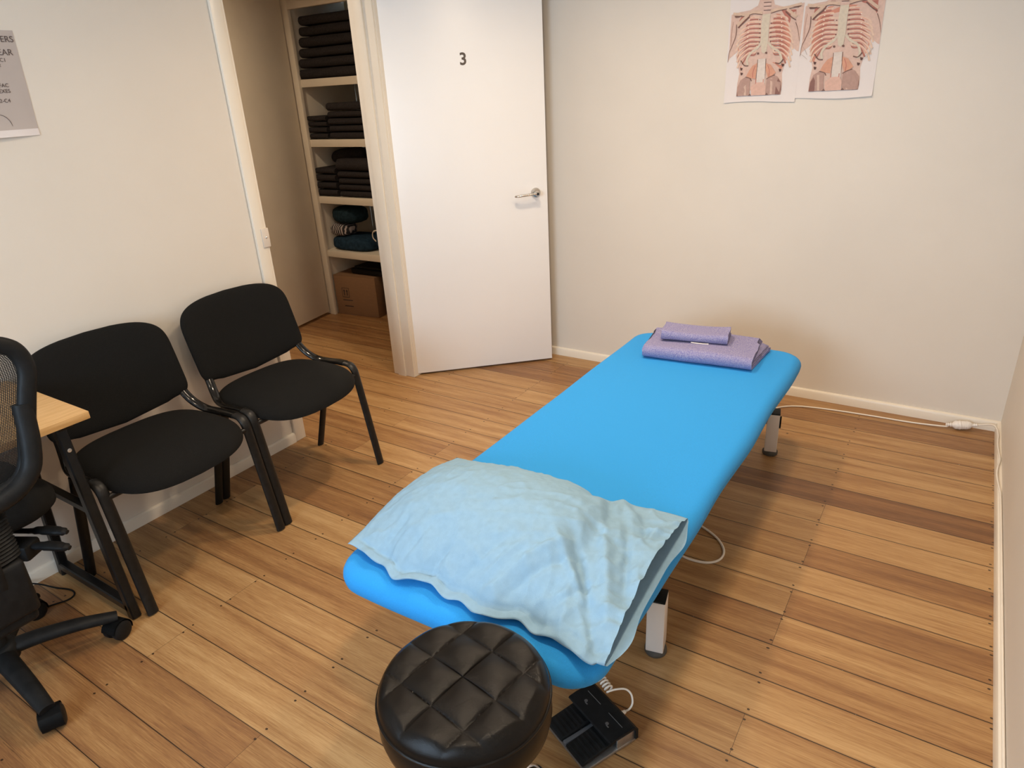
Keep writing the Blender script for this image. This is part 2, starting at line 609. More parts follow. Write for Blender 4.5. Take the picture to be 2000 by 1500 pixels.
# the open door: hinge at (-2.533, 2.757), leaf 0.82 wide swung into the room
HP = Vector((-2.528, 2.757, 0))
ang = math.atan2(3.320 - 2.757, -1.936 + 2.533)
b = B()
box(b, (0.0, 0.0, .012), (.82, .036, 2.035), .0015)
d = struct('door_1', b, DOORP, 'open white flush door marked 3 standing against the back corner', 'door')
d.location = HP
d.rotation_euler = (0, 0, ang)
b = B()
Rf = Matrix.Rotation(PI / 2, 4, 'X')
text_into(b, '3', .078, Matrix.Translation((.41, -.0006, 1.655)) @ Rf, .0005, .0016)
nb = obj('door_number', b, NUMB, d, smooth=0)
nb['label'] = 'dark grey numeral 3'
hx, hz = .755, .985
b = B()
lathe(b, [(.0, .012), (.012, .012), (.022, .010), (.026, .005), (.0265, 0)], 32, Matrix.Translation((hx, 0, hz)) @ Rf)
hd = obj('door_handle', b, CHROME, d)
hd['label'] = 'satin chrome lever handle'
b = B()
cyl(b, (hx, -.008, hz), (hx, -.045, hz), .0095)
lathe(b, [(.0095, 0), (.014, .004), (.0145, .012), (.011, .017), (0, .018)], 24, Matrix.Translation((hx, -.038, hz)) @ Rf)
path = smooth_path([(hx, -.047, hz), (hx - .03, -.049, hz - .001), (hx - .07, -.050, hz - .004), (hx - .105, -.046, hz - .007), (hx - .118, -.036, hz - .008)], 6)
tube(b, path, [.011] * 4 + [.0095] * (len(path) - 4), 14, ry=.007, up=(0, 0, 1))
obj('lever', b, CHROME, hd)
b = B()
lathe(b, [(.006, .0), (.006, .002), (0, .0025)], 20, Matrix.Translation((hx, -.056, hz)) @ Rf)
kh = obj('key_cylinder', b, BLACKP, hd)
b = B()
for z in (.22, 1.02, 1.82):
    cyl(b, (-.004, .018, z - .05), (-.004, .018, z + .05), .006, 10)
obj('hinge', b, CHROME, d)

# ------------------------------------------------------------------ hall beyond the doorway
b = B()
box(b, (HX - .1, HY0 - .1, 0), (HX, 3.44, H))
struct('wall_hall_far', b, WALL, 'dim cream far wall of the hall beyond the doorway', 'wall')
b = B()
box(b, (HX, HY0 - .1, 0), (LW2, HY0, H))
struct('wall_hall_near', b, WALL, 'dim cream near end wall of the hall', 'wall')
b = B()
box(b, (HX - .1, 3.44, 0), (-3.935, 3.54, H))
struct('wall_hall_left', b, WALL, 'strip of hall wall left of the linen cupboard', 'wall')
b = B()
box(b, (-2.765, 3.44, 0), (LW2, 3.54, H))
struct('wall_hall_right', b, WALL, 'strip of hall wall right of the linen cupboard', 'wall')
b = B()
box(b, (-3.935, 3.44, 2.13), (-2.765, 3.54, H))
struct('wall_hall_top', b, WALL, 'hall wall above the linen cupboard', 'wall')

cup = thing('linen_cupboard', 'built-in cream linen cupboard with open shelves beyond the doorway', 'cupboard', (-3.90, 3.44, 0))
b = B()
box(b, (-.035, -.014, 0), (.018, .012, 2.13), .002)
box(b, (1.082, -.014, 0), (1.135, .012, 2.13), .002)
box(b, (.018, -.014, 2.045), (1.082, .012, 2.10), .002)
obj('face_frame', b, CUPB, cup)
for lo, hi in (((-.016, .012, 0), (.0, .52, 2.13)), ((1.10, .012, 0), (1.116, .52, 2.13))):
    b = B()
    box(b, lo, hi, .001)
    obj('side_panel', b, CUPB, cup)
b = B()
box(b, (-.016, .52, 0), (1.116, .535, 2.13), .001)
obj('back_panel', b, CUPB, cup)
b = B()
box(b, (-.016, .012, 2.13), (1.116, .52, 2.145), .001)
obj('top_panel', b, CUPB, cup)
for z in (1.633, 1.255, .874, .490):
    b = B()
    box(b, (.004, .006, z - .048), (1.096, .024, z), .002)
    box(b, (.004, .024, z - .018), (1.096, .505, z), .001)
    obj('shelf', b, CUPB, cup)
b = B()
dv = Vector((.075, -.43, 0)).normalized()
dn = Vector((-dv.y, dv.x, 0))
Md = Matrix(((dv.x, dn.x, 0, -.036), (dv.y, dn.y, 0, -.016), (0, 0, 1, 0), (0, 0, 0, 1)))
box(b, (.004, -.018, .022), (.66, .0, 2.12), .0015, M=Md)
obj('door_leaf', b, CUPB, cup)

# folded linen
def ribbon(path, x0, x1, th, jitter=.002, seed=0.0, nx=10):
    """folded cloth: 2D path (y,z) thickened by th and extruded along x"""
    bm = B()
    P = path
    n = len(P)
    L_, R_ = [], []
    for i in range(n):
        t = (P[min(i + 1, n - 1)] - P[max(i - 1, 0)])
        t.normalize()
        nn = Vector((-t.y, t.x))
        L_.append(P[i] + nn * th / 2)
        R_.append(P[i] - nn * th / 2)
    loop = L_ + R_[::-1]
    rings = []
    for k in range(nx + 1):
        s = k / nx
        x = x0 + (x1 - x0) * s
        ring = []
        for i, q in enumerate(loop):
            w = noise.noise(Vector((x * 9 + seed, q.x * 8, q.y * 25 + seed)))
            w2 = noise.noise(Vector((x * 5 - seed, q.x * 6 + 3, q.y * 10)))
            ex = .004 * noise.noise(Vector((q.x * 30, q.y * 60, seed))) if k in (0, nx) else 0
            ring.append(bm.verts.new((x + ex, q.x + jitter * w, q.y + jitter * w2)))
        rings.append(ring)
    m = len(loop)
    for A, C in zip(rings, rings[1:]):
        for i in range(m):
            bm.faces.new((A[i], A[(i + 1) % m], C[(i + 1) % m], C[i]))
    bm.faces.new(rings[0][::-1])
    bm.faces.new(rings[-1])
    bmesh.ops.recalc_face_normals(bm, faces=bm.faces)
    return bm

def zigzag(y0, y1, z0, layers, pitch, front_first=True, inset=.006, n=6):
    """serpentine of layers between y0 and y1, rising by pitch"""
    pts = []
    for l in range(layers):
        z = z0 + pitch * (l + .5)
        a, c = (y1, y0) if (l % 2 == 0) == front_first else (y0, y1)
        s = 1 if c > a else -1
        r = pitch / 2
        ins = inset * (l // 2)
        aa, cc = a + s * (r + ins * .3), c - s * (r + ins * .3)
        for i in range(n):
            pts.append(Vector((aa + (cc - aa) * i / (n - 1), z)))
        if l < layers - 1:
            for i in range(1, 6):
                t = PI * i / 6
                pts.append(Vector((cc + s * r * math.sin(t), z + r - r * math.cos(t))))
    return pts

TOWN = [0]
def towel_pile(x0, x1, y0, y1, z, sizes, shelf, where, jig=.008):
    n = len(sizes)
    order = ['lowest', 'second lowest', 'third lowest', 'fourth lowest', 'fifth lowest', 'sixth lowest']
    for i, h in enumerate(sizes):
        dx, dy = random.uniform(0, jig * .5) + (.014 * i if where == 'wide' else 0), random.uniform(0, jig)
        TOWN[0] += 1
        pos = 'topmost' if i == n - 1 else order[i]
        bm = ribbon(zigzag(y0 + dy, y1, z + .003, 2, (h - .005) / 2, True), x0 + dx, x1 + dx, (h - .008) / 2, .0028, TOWN[0] * 3.7, 12)
        o = obj('folded_towel', bm, DARKT, None, 60)
        tag(o, '%s dark folded towel of the %s pile on the %s' % (pos, where, shelf), 'towel', 'folded towels in the cupboard')
        z += h

towel_pile(-3.892, -3.32, 3.458, 3.86, 1.633, [.064, .062, .060, .066, .060, .06], 'highest cupboard shelf', 'wide', .012)
towel_pile(-3.892, -3.715, 3.458, 3.84, 1.255, [.04, .038, .038, .036], 'second cupboard shelf', 'short left')
towel_pile(-3.69, -3.30, 3.46, 3.86, 1.255, [.045, .043, .045, .042, .055], 'second cupboard shelf', 'tall right')
towel_pile(-3.892, -3.70, 3.458, 3.84, .874, [.05, .05, .05, .045], 'third cupboard shelf', 'left')
towel_pile(-3.675, -3.30, 3.46, 3.86, .874, [.044, .042, .042, .044, .085], 'third cupboard shelf', 'right')
def blob(cx, cy, cz, rx, ry, rz, amp, seed, fold=7.0, flat=0.9, boxy=1.0):
    bm = B()
    bmesh.ops.create_icosphere(bm, subdivisions=4, radius=1)
    for v in bm.verts:
        q = v.co.copy()
        w = noise.fractal(q * 1.6 + Vector((seed, 0, 0)), 1.0, 2.0, 3) * amp
        w += amp * .5 * (abs(noise.noise(q * fold * .4 + Vector((0, seed, 0)))))
        q = q * (1 + w)
        q = Vector([math.copysign(abs(t) ** boxy, t) for t in q])
        z = q.z * rz
        if z < -rz * flat:
            z = -rz * flat
        v.co = Vector((cx + q.x * rx, cy + q.y * ry, cz + z))
    return bm
# a rolled bundle of dark linen lies across the left pile of the third shelf
b = B()
pts = [(-3.83, 3.60, 1.122), (-3.74, 3.60, 1.135), (-3.64, 3.62, 1.145), (-3.55, 3.63, 1.147)]
tube(b, smooth_path(pts, 5), [.03, .04, .045, .047, .048, .048, .048, .048, .048, .047, .047, .046, .045, .044, .04, .03], 18, ry=.03)
tag(obj('linen_roll', b, DARKT, None, 60), 'loosely rolled dark linen bundle lying across the piles on the third shelf', 'linen')
tag(obj('folded_blanket', blob(-3.685, 3.600, .5380, .195, .135, .050, .06, 3.1, 7, .9, .5), NAVY), 'crumpled slate blue cloth spread along the fourth cupboard shelf', 'cloth')
tag(obj('zebra_cloth', blob(-3.795, 3.560, .630, .088, .085, .045, .12, 8.2, 7, .9, .7), ZEBRA), 'black and white zebra striped cloth bunched on the blue cloth', 'cloth')
tag(obj('round_cushion', blob(-3.735, 3.580, .735, .130, .10, .064, .06, 5.5, 7, .9, .75), TEAL), 'dark teal rounded cushion on top of the zebra cloth', 'cushion')
bg = obj('cloth_bag', blob(-3.405, 3.560, .596, .062, .07, .098, .10, 11.0), NAVY)
tag(bg, 'small slate blue cloth bag with a pale loop at the shelf end', 'bag')
b = B()
tube(b, smooth_path([(-3.425, 3.492, .575), (-3.442, 3.484, .60), (-3.438, 3.478, .63), (-3.420, 3.477, .65), (-3.395, 3.480, .655)], 5), .004, 8)
obj('loop_handle', b, CABLEW, bg)
# carton on the cupboard floor
cb = thing('cardboard_box', 'brown cardboard carton with arrow marks on the cupboard floor', 'box', (-3.709, 3.629, 0), math.radians(6.5))
b = B()
box(b, (-.19, -.15, .001), (.19, .15, .30), .004)
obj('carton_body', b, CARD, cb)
b = B()
box(b, (-.188, -.149, .3005), (.188, -.003, .304), .001)
box(b, (-.188, .003, .3005), (.188, .149, .304), .001)
obj('top_flap', b, CARD, cb)
b = B()
for x in (-.105, -.08):
    box(b, (x - .004, -.1508, .150), (x + .004, -.1501, .182))
    extr(b, [(x - .010, .182), (x + .010, .182), (x, .197)], 0, .0007, Matrix.Translation((0, -.1501, 0)) @ Matrix.Rotation(PI / 2, 4, 'X'))
for lo, hi in (((-.125, .136), (-.060, .140)), ((-.125, .206), (-.060, .209)), ((-.125, .136), (-.122, .209)), ((-.063, .136), (-.060, .209)),
               ((-.125, .112), (-.035, .118)), ((-.115, .066), (-.035, .073))):
    box(b, (lo[0], -.1508, lo[1]), (hi[0], -.1501, hi[1]))
obj('printed_marks', b, INK, cb, 0)
b = B()
box(b, (-3.76, 3.53, .306), (-3.45, 3.78, .345), .012)
box(b, (-3.74, 3.55, .345), (-3.47, 3.76, .362), .006)
tag(obj('flat_case', b, BLACKP), 'flat dark case lying on top of the carton', 'case')
b = B()
box(b, (-3.480, 3.56, .001), (-3.27, 3.84, .27), .006)
box(b, (-3.474, 3.565, .27), (-3.276, 3.695, .274), .001)
box(b, (-3.474, 3.705, .27), (-3.276, 3.835, .274), .001)
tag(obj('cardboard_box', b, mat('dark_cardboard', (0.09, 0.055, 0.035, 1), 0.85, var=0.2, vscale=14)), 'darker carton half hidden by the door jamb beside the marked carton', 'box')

# ------------------------------------------------------------------ treatment table
bed = thing('treatment_table', 'treatment table with bright blue fitted cover and white legs', 'treatment table', (-.803, 1.845, 0))
def mattress():
    bm = B()
    w, l = .722, 1.945
    out = rrect(w, l, .085, 10)
    # resample the long sides
    dense = []
    for i in range(len(out)):
        a, c = Vector(out[i]), Vector(out[(i + 1) % len(out)])
        k = max(1, int((c - a).length / .05))
        for j in range(k):
            dense.append(a + (c - a) * j / k)
    def ring(inset, z, wob=0.0):
        r = []
        for q in dense:
            sx = (w / 2 - inset) / (w / 2)
            sy = (l / 2 - inset) / (l / 2)
            wv = wob * noise.noise(Vector((q.x * 3.1, q.y * 3.3, 2.0)))
            dirn = Vector((q.x / (w / 2), q.y / (l / 2)))
            r.append(bm.verts.new((q.x * sx + dirn.x * wv, q.y * sy + dirn.y * wv, z)))
        return r
    z1, z0 = .470, .398
    re = .036
    rings = [ring(.16, z0 + .012), ring(.05, z0 + .002), ring(.022, z0, .006)]
    for i in range(1, 5):
        t = PI / 2 * i / 4
        rings.append(ring(.022 * (1 - math.sin(t)) + .001, z0 + .024 * (1 - math.cos(t)), .008))
    for i in range(0, 7):
        t = PI / 2 * i / 6
        rings.append(ring(re * (1 - math.cos(t)), z1 - re + re * math.sin(t) - .004, .006 * (1 - i / 6)))
    for ins in (.07, .11, .16, .22, .29):
        rings.append(ring(ins, z1 - .004 * (1 - min(1, ins / .2))))
    n = len(dense)
    for A, C in zip(rings, rings[1:]):
        for i in range(n):
            bm.faces.new((A[i], A[(i + 1) % n], C[(i + 1) % n], C[i]))
    bm.faces.new(rings[0][::-1])
    bm.faces.new(rings[-1])
    bmesh.ops.recalc_face_normals(bm, faces=bm.faces)
    return bm
mo = obj('padded_top', mattress(), BLUE, bed, 60)
mo['label'] = 'padded top under a bright blue fitted cover'
b = B()
box(b, (-.26, -.86, .356), (.26, .86, .397), .004)
obj('top_panel', b, mat('black_ply_board', (0.03, 0.028, 0.025, 1), 0.6, var=0.2), bed)
b = B()
for s in (-.18, .18):
    box(b, (s - .02, -.80, .312), (s + .02, .80, .352), .004)
for y in (-.74, 0, .74):
    box(b, (-.18, y - .02, .314), (.18, y + .02, .350), .004)
obj('upper_frame', b, WHITEP, bed)
b = B()
for s in (-.10, .10):
    box(b, (s - .02, -.39, .100), (s + .02, .92, .145), .004)
for y in (-.39, .92):
    box(b, (-.23, y - .018, .143), (.26, y + .018, .185), .004)
box(b, (-.10, .25, .102), (.10, .29, .142), .004)
obj('base_frame', b, WHITEP, bed)
for s in (-.10, .10):
    b = B()
    tube(b, [(s * 1.4, -.30, .13), (s * 1.4, .25, .325)], .018, 8, square=True)
    obj('lifting_arm', b, WHITEP, bed)
b = B()
cyl(b, (0, .30, .12), (0, -.2, .24), .026)
cyl(b, (0, -.2, .24), (0, -.42, .33), .014)
box(b, (-.05, .24, .09), (.05, .40, .16), .01)
obj('actuator', b, BLACKP, bed)
for sx in (-.238, .274):
    for y, hgt in ((-.39, .198), (.92, .198)):
        b = B()
        Ml = Matrix.Translation((sx, y, 0)) @ Matrix.Rotation(math.radians(12), 4, 'Z')
        box(b, (-.025, -.030, .022), (.025, .030, hgt), .003, M=Ml)
        lg = obj('leg', b, WHITEP, bed)
        b = B()
        box(b, (-.025, -.030, hgt), (.025, .030, hgt + .006), .002, M=Ml)
        if y > 0 and sx > 0:
            extr(b, [(-.028, -.030), (.028, -.030), (.0, .022)], .025, .031, Ml @ Matrix.Translation((0, 0, hgt - .03)) @ Matrix.Rotation(PI / 2, 4, 'Y'))
        obj('end_cap', b, BLACKP, lg)
        b = B()
        lathe(b, [(.030, .0), (.032, .004), (.032, .014), (.026, .022), (0, .022)], 24, Matrix.Translation((sx, y, 0)))
        obj('foot', b, RUBBER, lg)

# ------------------------------------------------------------------ pillow
CRE = [(.97, .03, .74, .46, -.016, .012), (.95, .10, .70, .40, .010, .010), (.985, .10, .80, .62, .014, .014), (.985, .25, .86, .70, -.012, .010),
       (.64, .08, .80, .36, -.010, .009), (.60, .10, .78, .44, .008, .009), (.48, .07, .58, .30, -.008, .009), (.53, .06, .66, .34, .007, .008),
       (.73, .97, .80, .66, -.014, .012), (.78, .95, .88, .72, .009, .012), (.24, .06, .30, .24, -.007, .008), (.14, .06, .19, .22, -.006, .007),
       (.36, .06, .41, .18, -.007, .007), (.86, .90, .95, .62, -.008, .009), (.92, .55, .99, .92, .008, .010), (.80, .10, .88, .30, -.009, .008),
       (.44, .88, .58, .70, -.004, .012), (.30, .92, .42, .78, .004, .012), (.08, .75, .26, .66, -.004, .012), (.70, .60, .92, .50, -.006, .010)]
def pillow():
    bm = B()
    c00, c10, c11, c01 = Vector((-1.150, .930)), Vector((-.430, .905)), Vector((-.455, 1.440)), Vector((-1.185, 1.415))
    NU, NV = 150, 100
    zb = .4715
    def plan(u, v, layer):
        # u from left (0) to right (1), v from near (0) to far (1)
        p = (c00 * (1 - u) + c10 * u) * (1 - v) + (c01 * (1 - u) + c11 * u) * v
        # edges bow outward where the filling pushes, inward near the empty end
        bow = math.sin(PI * min(1, u / .78)) if u < .78 else 0
        nearw = max(0, 1 - v / .35)
        p.y -= nearw * .012 * bow
        p.y += nearw * (.010 * math.sin(u * 19) + .007 * math.sin(u * 37 + 1)) * (1 if u < .97 else 0)
        farw = max(0, (v - .65) / .35)
        p.y += farw * (.006 * math.sin(u * 14 + 1) - .018 * math.exp(-((u - .68) / .05) ** 2))
        leftw = max(0, 1 - u / .3)
        p.x -= leftw * .020 * math.sin(PI * v)
        p.x += leftw * .012 * math.exp(-((v - 1.0) / .08) ** 2)
        rw = max(0, (u - .85) / .15)
        if layer == 0:
            p.x += rw * (.010 * math.sin(PI * v) + .016 * math.exp(-((v - .84) / .12) ** 2) + .016 * math.exp(-((v - .16) / .12) ** 2))
        else:
            p.x -= rw * .004 * math.sin(PI * v)
        return p
    def height(u, v):
        fl = .050 * min(1, max(0, (.93 - u) / .2) + .25)
        vv = max(0, (v - fl) / (1 - fl))
        e = min(1, min(vv, 1 - vv) / .5)
        prof = (1 - (1 - e) ** 2.0) ** .86
        eu = min(1, u / .42)
        pl = (1 - (1 - eu) ** 2.2) ** .75
        # filling ends at about two thirds, the case runs on empty but stays lifted
        s = 1 / (1 + math.exp((u - .80) / .065))
        full = .126 * s + .034 * (1 - s) * (.4 + .6 * math.sin(PI * min(1, v * 1.05)) )
        return full * prof * pl
    def wr(u, v, x, y):
        w = 0.0
        # long soft folds running from the near right corner back to the filling
        a = .9 * x + .42 * y
        bb = -.42 * x + .9 * y
        n1 = noise.noise(Vector((a * 5, bb * 26, 1.7)))
        w += .006 * (1 - abs(n1)) ** 7 * (.15 + 1.2 * max(0, u - .35))
        n2 = noise.noise(Vector((x * 24 + 4, y * 10, 3.3)))
        w += .007 * (1 - abs(n2)) ** 9 * (.4 + .8 * max(0, .35 - v) * 2)
        n3 = noise.fractal(Vector((x * 22, y * 22, 5.0)), 1, 2, 4)
        w += .0034 * n3
        n4 = noise.noise(Vector((a * 16 + 9, bb * 9, 7.0)))
        w += .010 * max(0, u - .66) * 3 * (1 - abs(n4)) ** 4
        for (ua, va, ub, vb, dep, wid) in CRE:
            du, dv2 = (ub - ua) * .72, (vb - va) * .5
            pu, pv = (u - ua) * .72, (v - va) * .5
            L2 = du * du + dv2 * dv2
            t = max(0, min(1, (pu * du + pv * dv2) / L2))
            d2 = (pu - t * du) ** 2 + (pv - t * dv2) ** 2
            w += dep * math.exp(-d2 / (wid * wid)) * math.sin(PI * (.12 + .76 * t))
        # valley where the filling ends
        w -= .016 * math.exp(-((u - (.80 + .05 * (v - .5))) / .035) ** 2) * math.sin(PI * v)
        w -= .012 * math.exp(-((u - .70) / .03) ** 2 - ((v - .95) / .12) ** 2)
        w += .010 * math.exp(-((u - .86 + .22 * v) / .03) ** 2) * max(0, 1 - v / .7)
        return w
    V = [[[None] * (NV + 1) for _ in range(NU + 1)] for _ in range(2)]
    for i in range(NU + 1):
        for j in range(NV + 1):
            u, v = i / NU, j / NV
            rim = (j in (0, NV)) or i == 0
            p = plan(u, v, 1)
            hgt = height(u, v)
            lift = .016 + (.005 * math.sin(u * 23) + .004 * math.sin(u * 61 + 2)) * max(0, 1 - v / .15)
            seam = -.0035 * math.exp(-((v - .052) / .007) ** 2)
            soft = min(1, min(v, 1 - v) / .06) * min(1, u / .05)
            zt = zb + lift + hgt + (wr(u, v, p.x, p.y) + seam) * (.25 + .75 * soft)
            q = plan(u, v, 0)
            if rim:
                vt = bm.verts.new((p.x, p.y, max(zb + .004, zb + lift)))
                V[0][i][j] = V[1][i][j] = vt
            else:
                V[1][i][j] = bm.verts.new((p.x, p.y, max(zt, zb + .004)))
                V[0][i][j] = bm.verts.new((q.x, q.y, zb + .0015 + (lift - .005) * (1 - min(1, min(v, 1 - v) / .09) * min(1, u / .07)) ** 1.5))
    for i in range(NU):
        for j in range(NV):
            A = V[1]
            bm.faces.new((A[i][j], A[i + 1][j], A[i + 1][j + 1], A[i][j + 1]))
            A = V[0]
            bm.faces.new((A[i][j], A[i][j + 1], A[i + 1][j + 1], A[i + 1][j]))
    return bm
po = obj('pillow', pillow(), PILLOW, None, 180)
tag(po, 'pale blue pillow in a creased cotton case on the blue table', 'pillow')
# the filled inner pillow, seen only in the mouth of the case
b = B()
bmesh.ops.create_uvsphere(b, u_segments=32, v_segments=16, radius=1)
for v in b.verts:
    v.co = Vector((-.86 + v.co.x * .255, 1.17 + v.co.y * .17, .516 + v.co.z * .032))
obj('filling', b, mat('white_ticking', (0.7, 0.68, 0.64, 1), 0.9, var=0.05), po)

# ------------------------------------------------------------------ towels on the table
Mt = Matrix.Rotation(math.radians(3), 4, 'Z')
def ufold(y0, y1, zlo, zhi, n=12):
    """a U-shaped fold opening away from the viewer, its bend at y0"""
    r = (zhi - zlo) / 2
    pts = [Vector((y1 + (y0 + r - y1) * i / n, zlo)) for i in range(n)]
    for i in range(13):
        t = PI * i / 12
        pts.append(Vector((y0 + r - r * math.sin(t), zlo + r - r * math.cos(t))))
    pts += [Vector((y0 + r + (y1 - .012 - y0 - r) * i / n, zhi)) for i in range(1, n + 1)]
    return pts
bm = ribbon(ufold(-.125, .135, .008, .049), -.215, .215, .0135, .0030, 2.0, 40)
tb = ribbon(ufold(-.100, .125, .0205, .0355), -.210, .212, .0095, .0012, 3.0, 40)
merge(bm, tb)
for v in bm.verts:
    if v.co.z < .034:
        v.co.x += .03 * max(0, v.co.y + .10) * 4 * max(0, v.co.x) / .2
    v.co.x -= .02 * max(0, (v.co.z - .04) / .02) * (v.co.y > 0.05)
    v.co.z += .004 * math.cos(v.co.x * 9) * (v.co.z / .05) - .003 * (v.co.z / .05)
bt = obj('bath_towel', bm, TOWEL, None, 60)
bt.location = (-.805, 2.612, .4705)
bt.rotation_euler = (0, 0, math.radians(5))
tag(bt, 'large folded lilac blue towel on the far end of the table', 'towel')
bm = ribbon(ufold(-.062, .062, .006, .031), -.132, .132, .0095, .0022, 5.0, 30)
tb = ribbon(ufold(-.046, .058, .0140, .0230), -.129, .130, .0060, .0010, 6.0, 30)
merge(bm, tb)
for v in bm.verts:
    v.co.z += .007 * (v.co.x / .13) ** 2 * (v.co.z / .04)
ft = obj('face_towel', bm, TOWEL, None, 60)
ft.location = (-.842, 2.632, .4705 + .0585)
ft.rotation_euler = (0, 0, math.radians(10))
tag(ft, 'small folded lilac blue towel on top of the large towel', 'towel')
b = B()
tube(b, smooth_path([(-.01, -.066, .0015), (.03, -.069, .001), (.06, -.068, .0015)], 4), .0025, 6)
obj('hem_tag', b, PAPER, ft)

# ------------------------------------------------------------------ stool
st = thing('rolling_stool', 'round black quilted stool in front of the treatment table', 'stool', (-.612, .700, 0))
R0, ZT = .157, .556
def stool_seat():
    bm = B()
    e1 = Vector((.0785, -.012))
    e2 = Vector((.0115, .0775))
    det = e1.x * e2.y - e1.y * e2.x
    nr, ns = 90, 260
    def hgt(x, y):
        a = (x * e2.y - y * e2.x) / det
        c = (e1.x * y - e1.y * x) / det
        q = abs(math.sin(PI * a)) * abs(math.sin(PI * c))
        seam = min(abs(math.sin(PI * a)), abs(math.sin(PI * c)))
        r = math.hypot(x, y) / R0
        base = -.006 * r * r
        fade = 1 if r < .86 else max(0, 1 - (r - .86) / .12)
        puff = .0088 * q ** .55 - .0016 * max(0, 1 - seam / .06)
        edge = 0
        if r > .84:
            t = min(1, (r - .84) / .16)
            edge = -.030 * (1 - math.sqrt(max(0, 1 - t * t)))
        return base + puff * fade + .004 * (1 - fade) + edge
    rings = [[bm.verts.new((0, 0, ZT - .008 + hgt(0, 0)))]]
    for i in range(1, nr + 1):
        r = R0 * i / nr
        rings.append([bm.verts.new((r * math.cos(2 * PI * j / ns), r * math.sin(2 * PI * j / ns),
                                    ZT - .008 + hgt(r * math.cos(2 * PI * j / ns), r * math.sin(2 * PI * j / ns)))) for j in range(ns)])
    for j in range(ns):
        bm.faces.new((rings[0][0], rings[1][j], rings[1][(j + 1) % ns]))
    for A, C in zip(rings[1:], rings[2:]):
        for j in range(ns):
            bm.faces.new((A[j], C[j], C[(j + 1) % ns], A[(j + 1) % ns]))
    return bm
so = obj('seat', stool_seat(), LEATH, st, 60)
so['label'] = 'black quilted leatherette seat pad'
b = B()
tube(b, [(R0 * math.cos(2 * PI * i / 96) * 1.0, R0 * math.sin(2 * PI * i / 96), ZT - .041) for i in range(96)], .0034, 8, closed=True)
obj('piping', b, LEATH, so)
b = B()
lathe(b, [(R0 - .004, ZT - .038), (R0 + .001, ZT - .048), (R0 + .002, ZT - .085), (R0 - .002, ZT - .105), (R0 - .012, ZT - .112), (0, ZT - .112)], 96)
obj('side_band', b, LEATH, st)
b = B()
cyl(b, (0, 0, .07), (0, 0, .22), .025)
cyl(b, (0, 0, .22), (0, 0, ZT - .112), .014)
lathe(b, [(.07, ZT - .125), (.07, ZT - .112), (0, ZT - .112)], 24)
obj('gas_column', b, BRIGHT, st)
for i in range(5):
    a = math.radians(84 + 72 * i)
    Ms = Matrix.Rotation(a, 4, 'Z')
    b = B()
    tube(b, smooth_path([(.02, 0, .125), (.10, 0, .125), (.165, 0, .115), (.196, 0, .098), (.207, 0, .076)], 4), [.024] * 4 + [.022] * 4 + [.021] * 4 + [.018] * 5, 14, ry=.015, M=Ms)
    lg = obj('base_leg', b, BRIGHT, st)
    b = B()
    for s in (-.013, .013):
        lathe(b, [(.018, -.008), (.024, -.005), (.024, .005), (.018, .008)], 20, Ms @ Matrix.Translation((.205, s, .0245)) @ Matrix.Rotation(PI / 2, 4, 'X'))
    cyl(b, (.205, 0, .024), (.205, 0, .075), .006, 10, M=Ms)
    obj('castor', b, BLACKP, lg)

# ------------------------------------------------------------------ foot switch
fs = thing('foot_switch', 'black twin pedal foot switch on the floor beside the stool', 'foot switch', (-.566, 1.112, 0), math.atan2(-.425, .905))
b = B()
box(b, (-.082, -.082, .004), (.082, .082, .013), .003)
box(b, (-.080, .02, .013), (-.074, .080, .040), .001)
box(b, (.074, .02, .013), (.080, .080, .040), .001)
obj('base_plate', b, STEEL, fs)
b = B()
box(b, (-.006, -.082, .013), (.006, .03, .028), .002)
obj('centre_strip', b, GREYP, fs)
for s in (-1, 1):
    b = B()
    Mp = Matrix.Translation((s * .042, .02, .036)) @ Matrix.Rotation(math.radians(6), 4, 'X')
    box(b, (-.034, -.105, -.008), (.034, .03, .004), .004, M=Mp)
    for k in range(7):
        box(b, (-.030, -.098 + k * .013, .004), (.030, -.092 + k * .013, .0055), .0006, M=Mp)
    obj('pedal', b, BLACKP, fs)
b = B()
prof = [(.083, .014), (.083, .045), (.072, .056), (.02, .058), (-.004, .055), (-.006, .051), (.02, .052), (.070, .050), (.075, .042), (.075, .014)]
tb = B()
A = [tb.verts.new((-.085, y, z)) for y, z in prof]
C = [tb.verts.new((.085, y, z)) for y, z in prof]
for i in range(len(prof)):
    j = (i + 1) % len(prof)
    tb.faces.new((A[i], A[j], C[j], C[i]))
tb.faces.new(A)
tb.faces.new(C[::-1])
bmesh.ops.recalc_face_normals(tb, faces=tb.faces)
merge(b, tb)
cv_ = obj('cover', b, BLACKP, fs, 30)
GP = mat('grey_print', (0.10, 0.095, 0.09, 1), 0.6, var=0.1)
for s in (-1, 1):
    b = B()
    box(b, (s * .042 - .026, .045, .0568), (s * .042 + .026, .0462, .0590), 0)
    lathe(b, [(.0045, 0), (.0045, .0008), (0, .0008)], 14, Matrix.Translation((s * .042 - .004, .022, .0580)))
    box(b, (s * .042 - .0015, .016, .0580), (s * .042 + .007, .019, .0588), 0)
    obj('pedal_mark', b, GP, cv_, 0)
for x in (-.07, .07):
    for y in (-.07, .07):
        b = B()
        lathe(b, [(.008, 0), (.008, .005), (0, .005)], 14, Matrix.Translation((x, y, 0)))
        obj('rubber_foot', b, RUBBER, fs)

